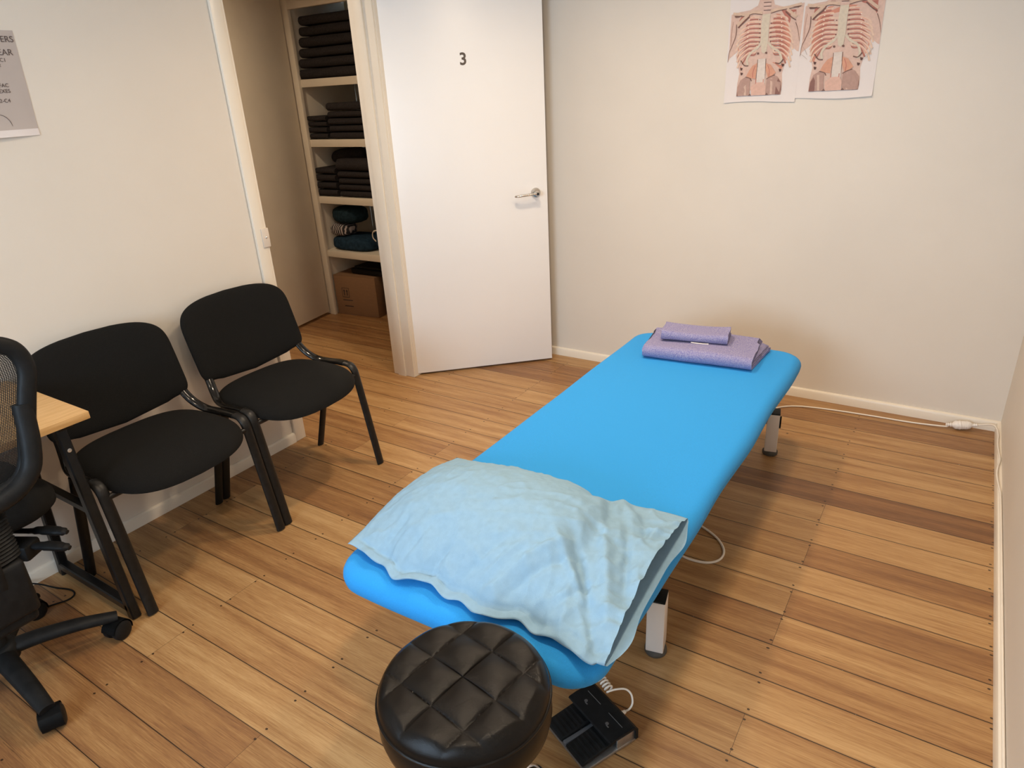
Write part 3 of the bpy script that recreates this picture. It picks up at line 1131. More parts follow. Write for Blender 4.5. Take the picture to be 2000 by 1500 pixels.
cc = thing('coiled_cable', 'white coiled cable from the foot switch to the table underside', 'cable', (-.556, 1.193, 0))
o0 = Vector((-.556, 1.193, 0))
b = B()
a0, a1 = Vector((-.712, 1.270, .125)), Vector((-.552, 1.196, .078))
ax = (a1 - a0)
t_ = ax.normalized()
s_ = t_.cross(Vector((0, 0, 1))).normalized()
u_ = s_.cross(t_)
hel = []
turns, nn = 21, 14
for i in range(turns * nn + 1):
    f = i / (turns * nn)
    th = 2 * PI * i / nn
    hel.append(a0 + ax * f + (s_ * math.cos(th) + u_ * math.sin(th)) * .0095 - o0)
tail = [Vector(p) - o0 for p in ((-.538, 1.205, .080), (-.520, 1.222, .074), (-.506, 1.226, .060), (-.497, 1.214, .046), (-.500, 1.200, .036), (-.5115, 1.1895, .030))]
tube(b, hel + smooth_path([hel[-1]] + tail, 6)[1:], .0026, 8)
co = obj('cord', b, CABLEW, cc)
b = B()
lathe(b, [(.0045, 0), (.0055, .006), (.0065, .008), (.0065, .016), (0, .016)], 14, Matrix.Translation(Vector((-.508, 1.194, .030)) - o0) @ (Vector((-.425, -.905, -.1)).to_track_quat('Z', 'Y').to_matrix().to_4x4()))
obj('connector', b, PLUGW, cc)

# ------------------------------------------------------------------ mains leads
pc = thing('power_cord', 'white power cord running along the back baseboard from the table', 'cord', (-.2, 3.32, 0))
o0 = Vector((-.2, 3.32, 0))
b = B()
pts = [(-.70, 2.90, .09), (-.69, 3.02, .03), (-.66, 3.14, .0045), (-.60, 3.235, .0045), (-.52, 3.290, .0045), (-.383, 3.317, .0045), (-.205, 3.331, .0045), (-.036, 3.338, .0045), (.090, 3.347, .010), (.105, 3.350, .014)]
tube(b, [p - o0 for p in smooth_path(pts, 8)], .0036, 10)
obj('cord', b, CABLEW, pc)
b = B()
Mp = Matrix.Translation(Vector((.097, 3.348, .020)) - o0) @ (Vector((1, .27, .05)).to_track_quat('Z', 'Y').to_matrix().to_4x4())
lathe(b, [(.0045, 0), (.007, .004), (.005, .007), (.009, .011), (.006, .015), (.011, .020), (.008, .024), (.016, .034), (.019, .038), (.019, .050), (0, .050)], 24, Mp)
obj('plug', b, PLUGW, pc)
ec = thing('extension_lead', 'white extension lead with socket climbing onto the right baseboard', 'extension lead', (.2, 3.37, 0))
o0 = Vector((.2, 3.37, 0))
b = B()
Mp = Matrix.Translation(Vector((.1455, 3.3605, .0225)) - o0) @ (Vector((1, .20, .12)).to_track_quat('Z', 'Y').to_matrix().to_4x4())
lathe(b, [(.0195, 0), (.0205, .002), (.0205, .007), (.0185, .009), (.0185, .034), (.016, .044), (.010, .050), (0, .050)], 28, Mp)
for k in range(5):
    lathe(b, [(.0186, .012 + k * .005), (.0193, .0135 + k * .005), (.0186, .015 + k * .005)], 28, Mp)
obj('socket', b, PLUGW, ec)
b = B()
lathe(b, [(.008, .049), (.008, .054), (.005, .055), (.0075, .058), (.0075, .062), (.005, .063), (.007, .066), (.007, .070), (.004, .072)], 20, Mp)
obj('cable_boot', b, PLUGW, ec)
b = B()
pts = [(.213, 3.374, .031), (.230, 3.379, .034), (.250, 3.380, .040), (.268, 3.366, .048), (.281, 3.335, .0515), (.288, 3.27, .0515), (.286, 3.18, .0515), (.289, 3.10, .0515), (.293, 3.03, .0515),
       (.286, 2.96, .0515), (.283, 2.89, .0515), (.289, 2.80, .0515), (.294, 2.72, .0515), (.295, 2.4, .0515), (.295, 1.9, .0515), (.295, 1.2, .0515), (.295, .4, .0515)]
tube(b, [Vector(p) - o0 for p in smooth_path(pts, 8)], .0036, 10)
obj('cord', b, CABLEW, ec)
b = B()
o0 = Vector((-.60, 1.97, 0))
pts = [(-.80, 2.09, .0045), (-.72, 2.12, .0045), (-.66, 2.118, .0045), (-.614, 2.102, .0045), (-.54, 2.058, .0045), (-.497, 2.000, .0045), (-.493, 1.945, .0045), (-.522, 1.908, .0045), (-.577, 1.896, .0045), (-.64, 1.906, .0045), (-.72, 1.935, .0045), (-.80, 1.98, .0045)]
tube(b, [Vector(p) - o0 for p in smooth_path(pts, 8)], .0042, 10)
lo_ = obj('looped_cable', b, CABLEW, None)
lo_.location = o0
tag(lo_, 'white cable loop resting on the floor under the table edge', 'cable')

# ------------------------------------------------------------------ visitor chairs (facing +x, origin on the floor)
def make_chair():
    root = thing('visitor_chair', '', 'chair', (0, 0, 0), 0, 'black fabric chairs along the left wall')
    HW = .262
    # seat pad
    def seat_top():
        bm = B()
        n, m = 72, 22
        def pt(i, s, top):
            a = 2 * PI * i / n
            c, sn = math.cos(a), math.sin(a)
            e = .52
            hx = .205
            x = math.copysign(abs(c) ** e, c) * hx
            y = math.copysign(abs(sn) ** e, sn) * .247
            if c > 0:
                x += .034 * (1 - (y / .25) ** 2)
            else:
                x -= .012 * (1 - (y / .24) ** 2)
            y *= 1 - .05 * (x < 0) * abs(x) / .2
            r = s
            dome = math.sqrt(max(0, 1 - r ** 6))
            front = max(0, (x * r - .06) / .16)
            side = (y * r / .24) ** 2
            if top:
                z = .440 + .047 * dome - .030 * front ** 2 - .004 * side
            else:
                z = .436 - .014 * dome - .026 * front ** 2
            return Vector((-.008 + x * r, y * r, z))
        for top in (True, False):
            rings = [[bm.verts.new(pt(0, 0, top))]]
            for k in range(1, m + 1):
                s = math.sin(PI / 2 * k / m)
                rings.append([bm.verts.new(pt(i, s, top)) for i in range(n)])
            for i in range(n):
                bm.faces.new((rings[0][0], rings[1][i], rings[1][(i + 1) % n]))
            for A, C in zip(rings[1:], rings[2:]):
                for i in range(n):
                    bm.faces.new((A[i], C[i], C[(i + 1) % n], A[(i + 1) % n]))
        bmesh.ops.remove_doubles(bm, verts=bm.verts, dist=.0004)
        bmesh.ops.recalc_face_normals(bm, faces=bm.faces)
        return bm
    obj('seat', seat_top(), BLACKF, root, 60)
    # backrest pad: rounded top, gently scooped, leaning back
    def back_pad():
        bm = B()
        n, m = 80, 14
        def outline(a):
            c, sn = math.cos(a), math.sin(a)
            if sn >= 0:
                e = .42
                y = math.copysign(abs(c) ** e, c) * .252
                z = abs(sn) ** e * (.140 + .018 * (1 - (y / .252) ** 2))
            else:
                e = .17
                y = math.copysign(abs(c) ** e, c) * (.252 - .004 * min(1, abs(sn)))
                z = -abs(sn) ** e * (.134 + .030 * max(0, 1 - (y / .252) ** 2) + .003 * math.cos(y * 50))
            return y, z
        def pt(i, s, front):
            y, z = outline(2 * PI * i / n)
            y, z = y * s, z * s
            dome = math.sqrt(max(0, 1 - s ** 7))
            x = (.020 if front else -.020) * dome
            x += .030 * (y / .25) ** 2 - .012
            lean = (z + .15) * .31
            return Vector((-.176 - lean + x, y, .660 + z))
        for front in (True, False):
            rings = [[bm.verts.new(pt(0, 0, front))]]
            for k in range(1, m + 1):
                s = math.sin(PI / 2 * k / m)
                rings.append([bm.verts.new(pt(i, s, front)) for i in range(n)])
            for i in range(n):
                bm.faces.new((rings[0][0], rings[1][i], rings[1][(i + 1) % n]))
            for A, C in zip(rings[1:], rings[2:]):
                for i in range(n):
                    bm.faces.new((A[i], C[i], C[(i + 1) % n], A[(i + 1) % n]))
        bmesh.ops.remove_doubles(bm, verts=bm.verts, dist=.0004)
        bmesh.ops.recalc_face_normals(bm, faces=bm.faces)
        return bm
    obj('backrest', back_pad(), BLACKF, root, 60)
    for s in (-1, 1):
        y = s * HW
        # back post curving into the seat rail
        p = smooth_path([(-.225, y - s * .044, .64), (-.200, y - s * .043, .58), (-.168, y - s * .038, .528), (-.135, y - s * .026, .487), (-.092, y - s * .010, .461), (-.04, y, .457), (.02, y, .462), (.07, y, .463)], 6)
        b = B()
        tube(b, p, .0085, 16, ry=.0175, up=(0, 1, 0))
        obj('back_post', b, BLACKG, root, 60)
        b = B()
        p = smooth_path([(.068, y, .463), (.098, y, .459), (.117, y, .440), (.126, y, .405), (.150, y, .27), (.196, y, .004)], 6)
        tube(b, p, .0095, 16, ry=.0185, up=(0, 1, 0))
        lg = obj('leg', b, BLACKM, root, 60)
        b = B()
        p = [(-.045, y, .452), (-.075, y, .36), (-.188, y, .004)]
        tube(b, smooth_path(p, 5), .0095, 16, ry=.0175, up=(0, 1, 0))
        obj('leg', b, BLACKM, root, 60)
        b = B()
        lathe(b, [(.004, 0), (.004, .003), (0, .004)], 10, Matrix.Translation((.122, y - s * .006, .425)) @ Matrix.Rotation(-s * PI / 2, 4, 'X') @ Matrix.Translation((0, 0, .006)))
        obj('bolt', b, SCREW, lg)
    for x, z in ((.122, .418), (-.07, .412)):
        b = B()
        tube(b, [(x, -HW, z), (x, HW, z)], .010, 10)
        obj('cross_bar', b, BLACKM, root, 60)
    return root
ch = make_chair()
ch.location = (-2.198, 1.627, 0)
ch['label'] = 'black fabric visitor chair next to the doorway'
c2 = copy_tree(ch)
c2.location = (-2.190, 1.062, 0)
c2['label'] = 'black fabric visitor chair between the desk and the other visitor chair'

# ------------------------------------------------------------------ desk
dk = thing('desk', 'small desk with light oak top and black steel legs by the left wall', 'desk', (-2.26, .27, 0))
o0 = Vector((-2.26, .27, 0))
b = B()
box(b, (-2.508 - o0.x, -.30 - o0.y, .709), (-1.999 - o0.x, .806 - o0.y, .731), .0012)
to_ = obj('desk_top', b, DESKW, dk)
to_['label'] = 'light oak laminate top'
for sy, yy in ((1, .762), (-1, -.255)):
    y = yy - o0.y
    def P_(x, z):
        return (x - o0.x, y, z)
    b = B()
    tube(b, [P_(-2.125, .705), P_(-2.035, .003)], .017, 8, ry=.0155, square=True, up=(0, 1, 0))
    lg = obj('leg', b, BLACKM, dk)
    b = B()
    lathe(b, [(.006, 0), (.006, .003), (.003, .0035), (.003, .002), (0, .002)], 16, Matrix.Translation(P_(-2.113, .600)) @ Matrix.Rotation(PI / 2, 4, 'Y') @ Matrix.Translation((0, 0, .0165)))
    obj('bolt', b, SCREW, lg)
    b = B()
    tube(b, [P_(-2.400, .705), P_(-2.487, .003)], .0155, 8, ry=.0155, square=True, up=(0, 1, 0))
    obj('leg', b, BLACKM, dk)
    b = B()
    tube(b, [P_(-2.475, .040), P_(-2.040, .040)], .0155, 8, square=True)
    obj('foot_rail', b, BLACKM, dk)
    b = B()
    tube(b, [P_(-2.435, .395), P_(-2.088, .395)], .0125, 8, square=True)
    obj('side_rail', b, BLACKM, dk)
    b = B()
    box(b, (-2.46 - o0.x, y - .02, .676), (-2.065 - o0.x, y + .02, .709), .002)
    obj('top_bracket', b, BLACKM, dk)
b = B()
box(b, (-2.455 - o0.x, -.25 - o0.y, .60), (-2.435 - o0.x, .755 - o0.y, .64), .002)
obj('rear_rail', b, BLACKM, dk)

# ------------------------------------------------------------------ office chair (back towards +x)
oc = thing('office_chair', 'black mesh back office chair on castors at the desk', 'office chair', (-2.10, .42, 0))
half = [(0, 1.036), (.07, 1.036), (.13, 1.034), (.175, 1.026), (.207, 1.006), (.220, .975), (.220, .94), (.204, .895), (.188, .845), (.172, .79), (.158, .735), (.132, .690), (.08, .672), (0, .668)]
def oc_x(y, z):
    return .252 - .10 * y * y + .010 * math.sin((z - .67) * 8)
outl = half + [(-y, z) for y, z in half[-2:0:-1]]
loop = smooth_path([(oc_x(y, z), y, z) for y, z in outl], 5, closed=True)
b = B()
tube(b, loop, .021, 12, closed=True, ry=.015, up=(1, 0, 0))
bfr = obj('back_frame', b, BLACKP, oc, 60)
b = B()
lowp = [(.186, .870, .004), (.178, .82, .012), (.168, .77, .020), (.148, .715, .028), (.105, .680, .034), (.05, .666, .036), (0, .662, .038)]
lowp = lowp + [(-y, z, x) for y, z, x in lowp[-2::-1]]
tube(b, smooth_path([(.252 + x, y, z) for y, z, x in lowp], 5), .023, 12, ry=.019, up=(1, 0, 0))
obj('lower_band', b, BLACKP, bfr, 60)
bm = B()
NU = 30
def hw(z):
    pr_ = half[4:13]
    for (y0, z0), (y1, z1) in zip(pr_, pr_[1:]):
        if z1 <= z <= z0:
            return y1 + (y0 - y1) * (z - z1) / (z0 - z1)
    return pr_[0][0]
g = []
for i in range(NU + 1):
    col = []
    for j in range(NU + 1):
        z = .682 + .338 * j / NU
        y = (-1 + 2 * i / NU) * (hw(z) - .006)
        col.append(bm.verts.new((oc_x(y, z) - .006, y, z)))
    g.append(col)
uvl = bm.loops.layers.uv.new('UVMap')
for i in range(NU):
    for j in range(NU):
        f = bm.faces.new((g[i][j], g[i + 1][j], g[i + 1][j + 1], g[i][j + 1]))
        for l, (a, c) in zip(f.loops, ((i, j), (i + 1, j), (i + 1, j + 1), (i, j + 1))):
            l[uvl].uv = (a / NU, c / NU)
obj('back_mesh', bm, WEAVE, oc, 60)
# seat
b = B()
out = rrect(.46, .52, .12, 10)
tb = B()
prof = [(.10, .425), (.012, .428), (0, .44), (0, .462), (.010, .480), (.035, .490), (.10, .494), (.2, .494)]
rings = []
for ins, z in prof:
    rings.append([tb.verts.new((-.110 + x * (1 - ins / .23), .005 + y * (1 - ins / .26), z + .062 - (.02 * max(0, (-x - .15) / .08)))) for x, y in out])
n = len(out)
for A, C in zip(rings, rings[1:]):
    for i in range(n):
        tb.faces.new((A[i], A[(i + 1) % n], C[(i + 1) % n], C[i]))
tb.faces.new(rings[0][::-1])
tb.faces.new(rings[-1])
bmesh.ops.recalc_face_normals(tb, faces=tb.faces)
merge(b, tb)
obj('seat', b, BLACKF, oc, 60)
# spine with bellows sleeve and bent lower bracket
b = B()
path = smooth_path([(.245, 0, .70), (.262, 0, .62), (.262, 0, .50), (.250, 0, .425), (.20, 0, .385), (.08, 0, .385), (0, 0, .395)], 6)
tube(b, path, .036, 12, ry=.016, square=True, up=(0, 1, 0))
sp0 = obj('spine', b, BLACKP, oc, 60)
b = B()
prof = []
for k in range(15):
    z = .508 + k * .0095
    prof += [(.038, z), (.044, z + .0047)]
prof.append((.038, .651))
lathe(b, prof, 28, Matrix.Translation((.262, 0, 0)) @ Matrix.Diagonal((.66, 1.62, 1, 1)))
obj('bellows', b, BLACKP, sp0, 50)
b = B()
box(b, (.222, -.063, .352), (.294, .063, .506), .014, 3)
box(b, (.232, -.056, .322), (.282, .056, .36), .014, 3)
box(b, (.10, -.045, .345), (.24, .045, .42), .012, 3)
obj('spine_bracket', b, BLACKP, sp0, 60)
b = B()
box(b, (-.16, -.09, .375), (.10, .09, .49), .012)
obj('tilt_mechanism', b, BLACKP, oc)
Ml = Matrix.Rotation(math.radians(28), 4, 'Z')
for k, (x, y0, z) in enumerate(((-.045, .150, .418), (.030, .118, .412))):
    b = B()
    Mk = Matrix.Translation((x, y0, z)) @ Ml
    cyl(b, (-.06, 0, 0), (.07, 0, 0), .008, 10, M=Mk)
    tube(b, smooth_path([(.055, 0, 0), (.085, 0, .003), (.120, 0, .003), (.152, 0, .0), (.172, 0, -.003)], 4), [.010] * 3 + [.014] * 3 + [.0165] * 6 + [.014] * 3 + [.008] * 2, 12, ry=.007, up=(0, 0, 1), M=Mk)
    obj('lever', b, BLACKP, oc, 60)
b = B()
box(b, (-.045, -.03, -.028), (.065, .03, .020), .008, M=Matrix.Translation((.030, .118, .408)) @ Ml)
obj('lever_block', b, BLACKP, oc)
b = B()
cyl(b, (0, 0, .21), (0, 0, .38), .014)
obj('gas_piston', b, BRIGHT, oc)
b = B()
lathe(b, [(.034, .10), (.032, .20), (.028, .205), (.026, .29), (.022, .295), (.020, .36)], 28)
obj('column_cover', b, BLACKP, oc, 50)
for i in range(5):
    a = math.radians(69 + 72 * i)
    Mo = Matrix.Rotation(a, 4, 'Z')
    b = B()
    p = smooth_path([(.02, 0, .112), (.10, 0, .110), (.19, 0, .098), (.25, 0, .084), (.297, 0, .072)], 5)
    rr = [.030 - .0095 * k / (len(p) - 1) for k in range(len(p))]
    tube(b, p, rr, 14, ry=.021, M=Mo)
    lg = obj('base_leg', b, BLACKP, oc, 50)
    b = B()
    tube(b, [(.285, 0, .080), (.285, 0, .040)], .011, 12, M=Mo)
    Mc = Mo @ Matrix.Translation((.297, 0, 0)) @ Matrix.Rotation(math.radians((35, -50, 20, 80, -20)[i]), 4, 'Z')
    for s in (-.018, .018):
        lathe(b, [(.0, -.012), (.022, -.012), (.0300, -.008), (.0310, 0), (.0300, .008), (.022, .012), (0, .012)], 26, Mc @ Matrix.Translation((-.012, s, .0315)) @ Matrix.Rotation(PI / 2, 4, 'X'))
    # hood over the twin wheels
    hood = [(-.012 + .0345 * math.cos(t), .0325 + .0345 * math.sin(t)) for t in [math.radians(x) for x in range(-20, 171, 10)]]
    tb = B()
    A = [tb.verts.new((x, -.026, z)) for x, z in hood]
    C = [tb.verts.new((x, .026, z)) for x, z in hood]
    for q in range(len(hood) - 1):
        tb.faces.new((A[q], A[q + 1], C[q + 1], C[q]))
    bmesh.ops.solidify(tb, geom=list(tb.faces), thickness=.003)
    bmesh.ops.recalc_face_normals(tb, faces=tb.faces)
    merge(b, tb, Mc)
    obj('castor', b, BLACKP, lg, 40)
lathe_bm = B()
lathe(lathe_bm, [(.05, .085), (.055, .10), (.052, .128), (.040, .138), (0, .138)], 32)
obj('hub', lathe_bm, BLACKP, oc, 50)

# thin black cable on the floor behind the office chair
b = B()
o0 = Vector((-2.33, .72, 0))
pts = [(-2.508, .56, .06), (-2.500, .62, .045), (-2.475, .668, .022), (-2.421, .700, .004), (-2.365, .721, .003), (-2.328, .716, .003), (-2.318, .690, .003), (-2.338, .650, .003), (-2.37, .60, .003), (-2.42, .55, .003)]
tube(b, [Vector(p) - o0 for p in smooth_path(pts, 8)], .0028, 8)
q = obj('thin_cable', b, BLACKP)
q.location = o0
tag(q, 'thin black cable looping on the floor under the desk', 'cable')

# ------------------------------------------------------------------ anatomy prints on the back wall
PC = {}
def pmat(c):
    if c not in PC:
        PC[c] = mat('print_ink_%d_%d_%d' % c, rgb(*c), 0.7, var=0.10, vscale=90)
    return PC[c]
def anatomy(name, label, to_xz, x0, x1, z0, z1, seed, curl):
    root = thing(name, label, 'poster', ((x0 + x1) / 2, BW, z0), 0, 'anatomy prints on the back wall')
    O = Vector(root.location)
    def yoff(x, z):
        t = max(0, 1 - (z - z0) / .10)
        return -.0004 - .004 * t * t * (1 + curl * (x - x0) / (x1 - x0)) - .0006 * (1 + math.sin(x * 60 + seed))
    bm = B()
    nx, nz = 16, 20
    g = [[bm.verts.new((x0 + (x1 - x0) * i / nx - O.x, yoff(x0 + (x1 - x0) * i / nx, z0 + (z1 - z0) * j / nz), (z1 - z0) * j / nz + (.004 if j == 0 else 0) * math.sin(i / nx * PI * 1.5 + seed))) for j in range(nz + 1)] for i in range(nx + 1)]
    for i in range(nx):
        for j in range(nz):
            bm.faces.new((g[i][j], g[i + 1][j], g[i + 1][j + 1], g[i][j + 1]))
    obj('paper_sheet', bm, PAPER, root, 60)
    bm = B()
    mats, idx = [], {}
    lay = [0]
    def mi(c):
        if c not in idx:
            idx[c] = len(mats)
            mats.append(pmat(c))
        return idx[c]
    def vert(p):
        x, z = to_xz(*p)
        x = min(max(x, x0 + .001), x1 - .001)
        z = min(z, z1 - .001)
        return bm.verts.new((x - O.x, yoff(x, z) - .0005 - lay[0] * .00003, z - O.z))
    def poly(pts, c):
        lay[0] += 1
        # fine strips so that the print follows the sheet
        f = bm.faces.new([vert(p) for p in pts])
        f.material_index = mi(c)
    def stroke(pts, w, c, taper=False, n=5):
        lay[0] += 1
        P = smooth_path([(x, y, 0) for x, y in pts], n)
        k = len(P)
        prev = None
        for i in range(k):
            t = P[min(i + 1, k - 1)] - P[max(i - 1, 0)]
            t.normalize()
            nn = Vector((-t.y, t.x, 0))
            ww = w / 2 * (1 - .7 * i / (k - 1) if taper else 1)
            cur = (vert((P[i] + nn * ww)[:2]), vert((P[i] - nn * ww)[:2]))
            if prev:
                f = bm.faces.new((prev[0], prev[1], cur[1], cur[0]))
                f.material_index = mi(c)
            prev = cur
    def disc(x, y, r, c):
        poly([(x + r * math.cos(2 * PI * i / 10), y + r * math.sin(2 * PI * i / 10)) for i in range(10)], c)
    SK, SK2, DK, MU, MU2, BO, BO2, CR = (212, 180, 165), (196, 160, 146), (112, 80, 70), (204, 138, 116), (182, 112, 98), (222, 190, 168), (210, 180, 158), (208, 194, 174)
    # arms and trunk
    poly([(190, 160), (310, 130), (310, 330), (280, 480), (272, 690), (165, 780), (138, 838), (160, 640), (172, 400)], SK)
    poly([(1050, 70), (1185, 45), (1172, 200), (1142, 560), (1130, 700), (1105, 690), (1030, 620), (1030, 480), (1075, 300)], SK)
    poly([(300, 130), (450, 110), (560, 50), (590, -40), (770, -40), (790, 50), (940, 95), (1085, 70), (1085, 300), (1035, 540), (1015, 700), (945, 890), (915, 1000), (922, 1150), (908, 1305), (268, 1335), (280, 1150), (308, 1000), (292, 900), (262, 780), (285, 640), (288, 350)], SK)
    poly([(560, 60), (600, -40), (640, -40), (630, 150), (480, 130)], SK2)
    # chest wall muscle field
    poly([(480, 180), (370, 300), (305, 460), (285, 640), (275, 780), (310, 920), (360, 940), (430, 900), (560, 800), (690, 790), (820, 870), (900, 945), (950, 860), (1000, 720), (1025, 560), (1010, 400), (930, 240), (860, 180), (740, 165), (620, 175)], MU)
    poly([(310, 190), (470, 160), (430, 250), (350, 360), (285, 350)], MU2)
    poly([(880, 130), (1080, 130), (1075, 290), (1010, 330), (930, 210)], MU2)
    # ribs, left then right, with dark intercostal gaps
    for i in range(9):
        y = 215 + 62 * i
        dn = 28 + 20 * i
        o = 8 * max(0, i - 4)
        xl = 385 - 20 * min(i, 4) + 6 * max(0, i - 5)
        xr = 945 + 18 * min(i, 4) - 10 * max(0, i - 5)
        ys = y if i < 6 else y - 20 * (i - 5)
        il, ir = 612 - o * 2, 722 + o * 2
        stroke([(il, ys + 30), (520, y + 24), (430, y + 34), (xl + 25, y + dn * .6 + 40)], 20, (172, 108, 94))
        stroke([(ir, ys + 30), (810, y + 22), (900, y + 32), (xr - 25, y + dn * .6 + 36)], 20, (172, 108, 94))
        stroke([(il, ys), (530, y - 8), (430, y + 4), (xl, y + dn * .55), (xl - 45, y + dn + 20)], 24, BO)
        stroke([(ir, ys), (800, y - 10), (900, y), (xr, y + dn * .5), (xr + 35, y + dn + 15)], 24, BO)
        stroke([(520, y - 2), (430, y + 10), (xl + 6, y + dn * .55 + 6)], 8, (226, 160, 140))
        stroke([(810, y - 4), (900, y + 6), (xr - 6, y + dn * .5 + 6)], 8, (226, 160, 140))
        if i < 7:
            disc(590, y + 28, 9, DK)
            disc(745, y + 24, 9, DK)
            disc(440 - 4 * i, y + 18, 8, (240, 224, 208))
            disc(885 + 3 * i, y + 14, 8, (240, 224, 208))
    # costal arch
    stroke([(620, 560), (560, 640), (480, 700), (420, 790), (430, 880)], 30, CR)
    stroke([(710, 560), (780, 640), (860, 690), (900, 790), (880, 880)], 30, CR)
    # breast bone and notch
    poly([(628, 175), (736, 168), (722, 330), (712, 520), (690, 690), (655, 720), (622, 690), (608, 520), (612, 330)], CR)
    disc(652, 500, 22, DK)
    disc(652, 500, 17, CR)
    # neck vertebrae and collar bones
    for k in range(3):
        poly([(645, -30 + 52 * k), (740, -30 + 52 * k), (742, 10 + 52 * k), (642, 10 + 52 * k)], (214, 182, 168))
        stroke([(640, 16 + 52 * k), (744, 16 + 52 * k)], 8, DK)
    stroke([(625, 155), (500, 138), (400, 168), (215, 150)], 40, BO2)
    stroke([(740, 140), (850, 112), (980, 96), (1150, 60)], 40, BO2)
    stroke([(625, 178), (500, 160), (400, 190), (240, 180)], 9, DK)
    stroke([(740, 164), (850, 134), (980, 116), (1140, 90)], 9, DK)
    poly([(232, 186), (350, 176), (300, 202), (252, 204)], DK)
    poly([(1020, 96), (1155, 78), (1110, 106)], DK)
    stroke([(430, 170), (350, 240), (270, 320)], 40, BO2)
    stroke([(960, 120), (1040, 190), (1090, 230)], 40, BO2)
    stroke([(450, 195), (370, 270), (285, 345)], 14, DK)
    stroke([(940, 150), (1020, 230), (1080, 270)], 14, DK)
    # arm outlines
    stroke([(265, 300), (255, 450), (200, 600), (158, 700), (140, 835)], 11, DK, True)
    stroke([(1078, 300), (1110, 400), (1138, 560)], 9, DK, True)
    stroke([(215, 260), (190, 420), (180, 600)], 7, SK2)
    # belly: muscles, lumbar spine
    poly([(568, 850), (500, 890), (450, 960), (410, 1040), (470, 1068), (545, 1080), (560, 960)], (208, 152, 126))
    poly([(690, 850), (760, 880), (830, 990), (790, 1030), (720, 1065), (690, 960)], (208, 152, 126))
    stroke([(540, 890), (510, 980), (505, 1060)], 10, MU2)
    stroke([(715, 880), (740, 960), (735, 1050)], 10, MU2)
    poly([(578, 795), (688, 785), (676, 1155), (556, 1165)], (214, 200, 190))
    for y in (880, 905, 1000):
        stroke([(572, y), (628, y + 8), (684, y - 2)], 8, DK)
    stroke([(574, 800), (566, 980), (548, 1180)], 8, DK)
    stroke([(688, 790), (682, 980), (664, 1180)], 8, DK)
    disc(576, 715, 16, DK)
    disc(690, 708, 16, DK)
    # dark floating rib marks at the flanks
    for (x, y) in ((345, 1000), (340, 930), (890, 950), (925, 880)):
        poly([(x - 18, y - 16), (x + 20, y - 8), (x + 8, y + 22), (x - 12, y + 24)], (84, 54, 48))
    stroke([(330, 810), (380, 880), (440, 890)], 14, DK)
    stroke([(930, 800), (880, 860), (820, 850)], 14, DK)
    # pelvis
    poly([(272, 1334), (285, 1200), (330, 1100), (400, 1052), (470, 1075), (462, 1200), (470, 1322)], (176, 142, 130))
    poly([(705, 1312), (700, 1180), (705, 1075), (790, 1028), (850, 1040), (905, 1120), (912, 1220), (900, 1298)], (176, 142, 130))
    poly([(275, 1334), (290, 1210), (330, 1130), (352, 1180), (350, 1330)], (132, 92, 84))
    poly([(830, 1305), (840, 1150), (868, 1070), (905, 1130), (912, 1240), (895, 1300)], (132, 92, 84))
    stroke([(390, 1100), (395, 1200), (400, 1320)], 30, (204, 174, 158))
    stroke([(770, 1070), (775, 1180), (770, 1300)], 30, (204, 174, 158))
    stroke([(402, 1050), (470, 1072), (490, 1110)], 11, DK)
    stroke([(820, 1022), (750, 1050), (700, 1082)], 11, DK)
    poly([(490, 1322), (480, 1200), (555, 1130), (665, 1125), (700, 1190), (695, 1310)], (212, 172, 156))
    stroke([(500, 1300), (560, 1260), (600, 1290), (650, 1255), (690, 1290)], 16, (228, 190, 176))
    for x in (555, 660):
        stroke([(x, 1080), (x - 5, 1160), (x - 12, 1240)], 10, MU2)
    poly([(440, 1325), (470, 1295), (492, 1322)], DK)
    poly([(690, 1312), (712, 1280), (735, 1308)], DK)
    if seed > 1:
        for s in ((230, 820, 170, 700), (235, 880, 120, 790), (960, 860, 1060, 740), (950, 900, 1030, 800)):
            stroke([(s[0], s[1]), ((s[0] + s[2]) / 2 + 8, (s[1] + s[3]) / 2), (s[2], s[3])], 4, (176, 160, 150))
    obj('printed_torso', bm, mats, root, 0)
    return root
def map1(px, py):
    return -1.0295 + (px - (85 + (1440 - py) * .0625)) * .000307, 1.399 + (1440 - .047 * (px - 85) - py) * .000284
def map2(px, py):
    # second print: the same kind of figure, drawn larger and set higher on its sheet
    qx = 655 + (px - 668) * 1.09 - (py - 170) * .015
    qy = 42 + (py - 170) * 1.052
    return -.7165 + (qx - (10 + (1385 - qy) * .083)) * .000284, 1.405 + (1385 - .047 * (qx - 10) - qy) * .000268
anatomy('anatomy_poster', 'left one of two printed torso anatomy sheets on the back wall', map1, -1.030, -.717, 1.399, 1.85, 0.0, .3)
anatomy('anatomy_poster', 'right one of two printed torso anatomy sheets, with the larger figure', map2, -.7175, -.411, 1.406, 1.85, 2.0, .9)

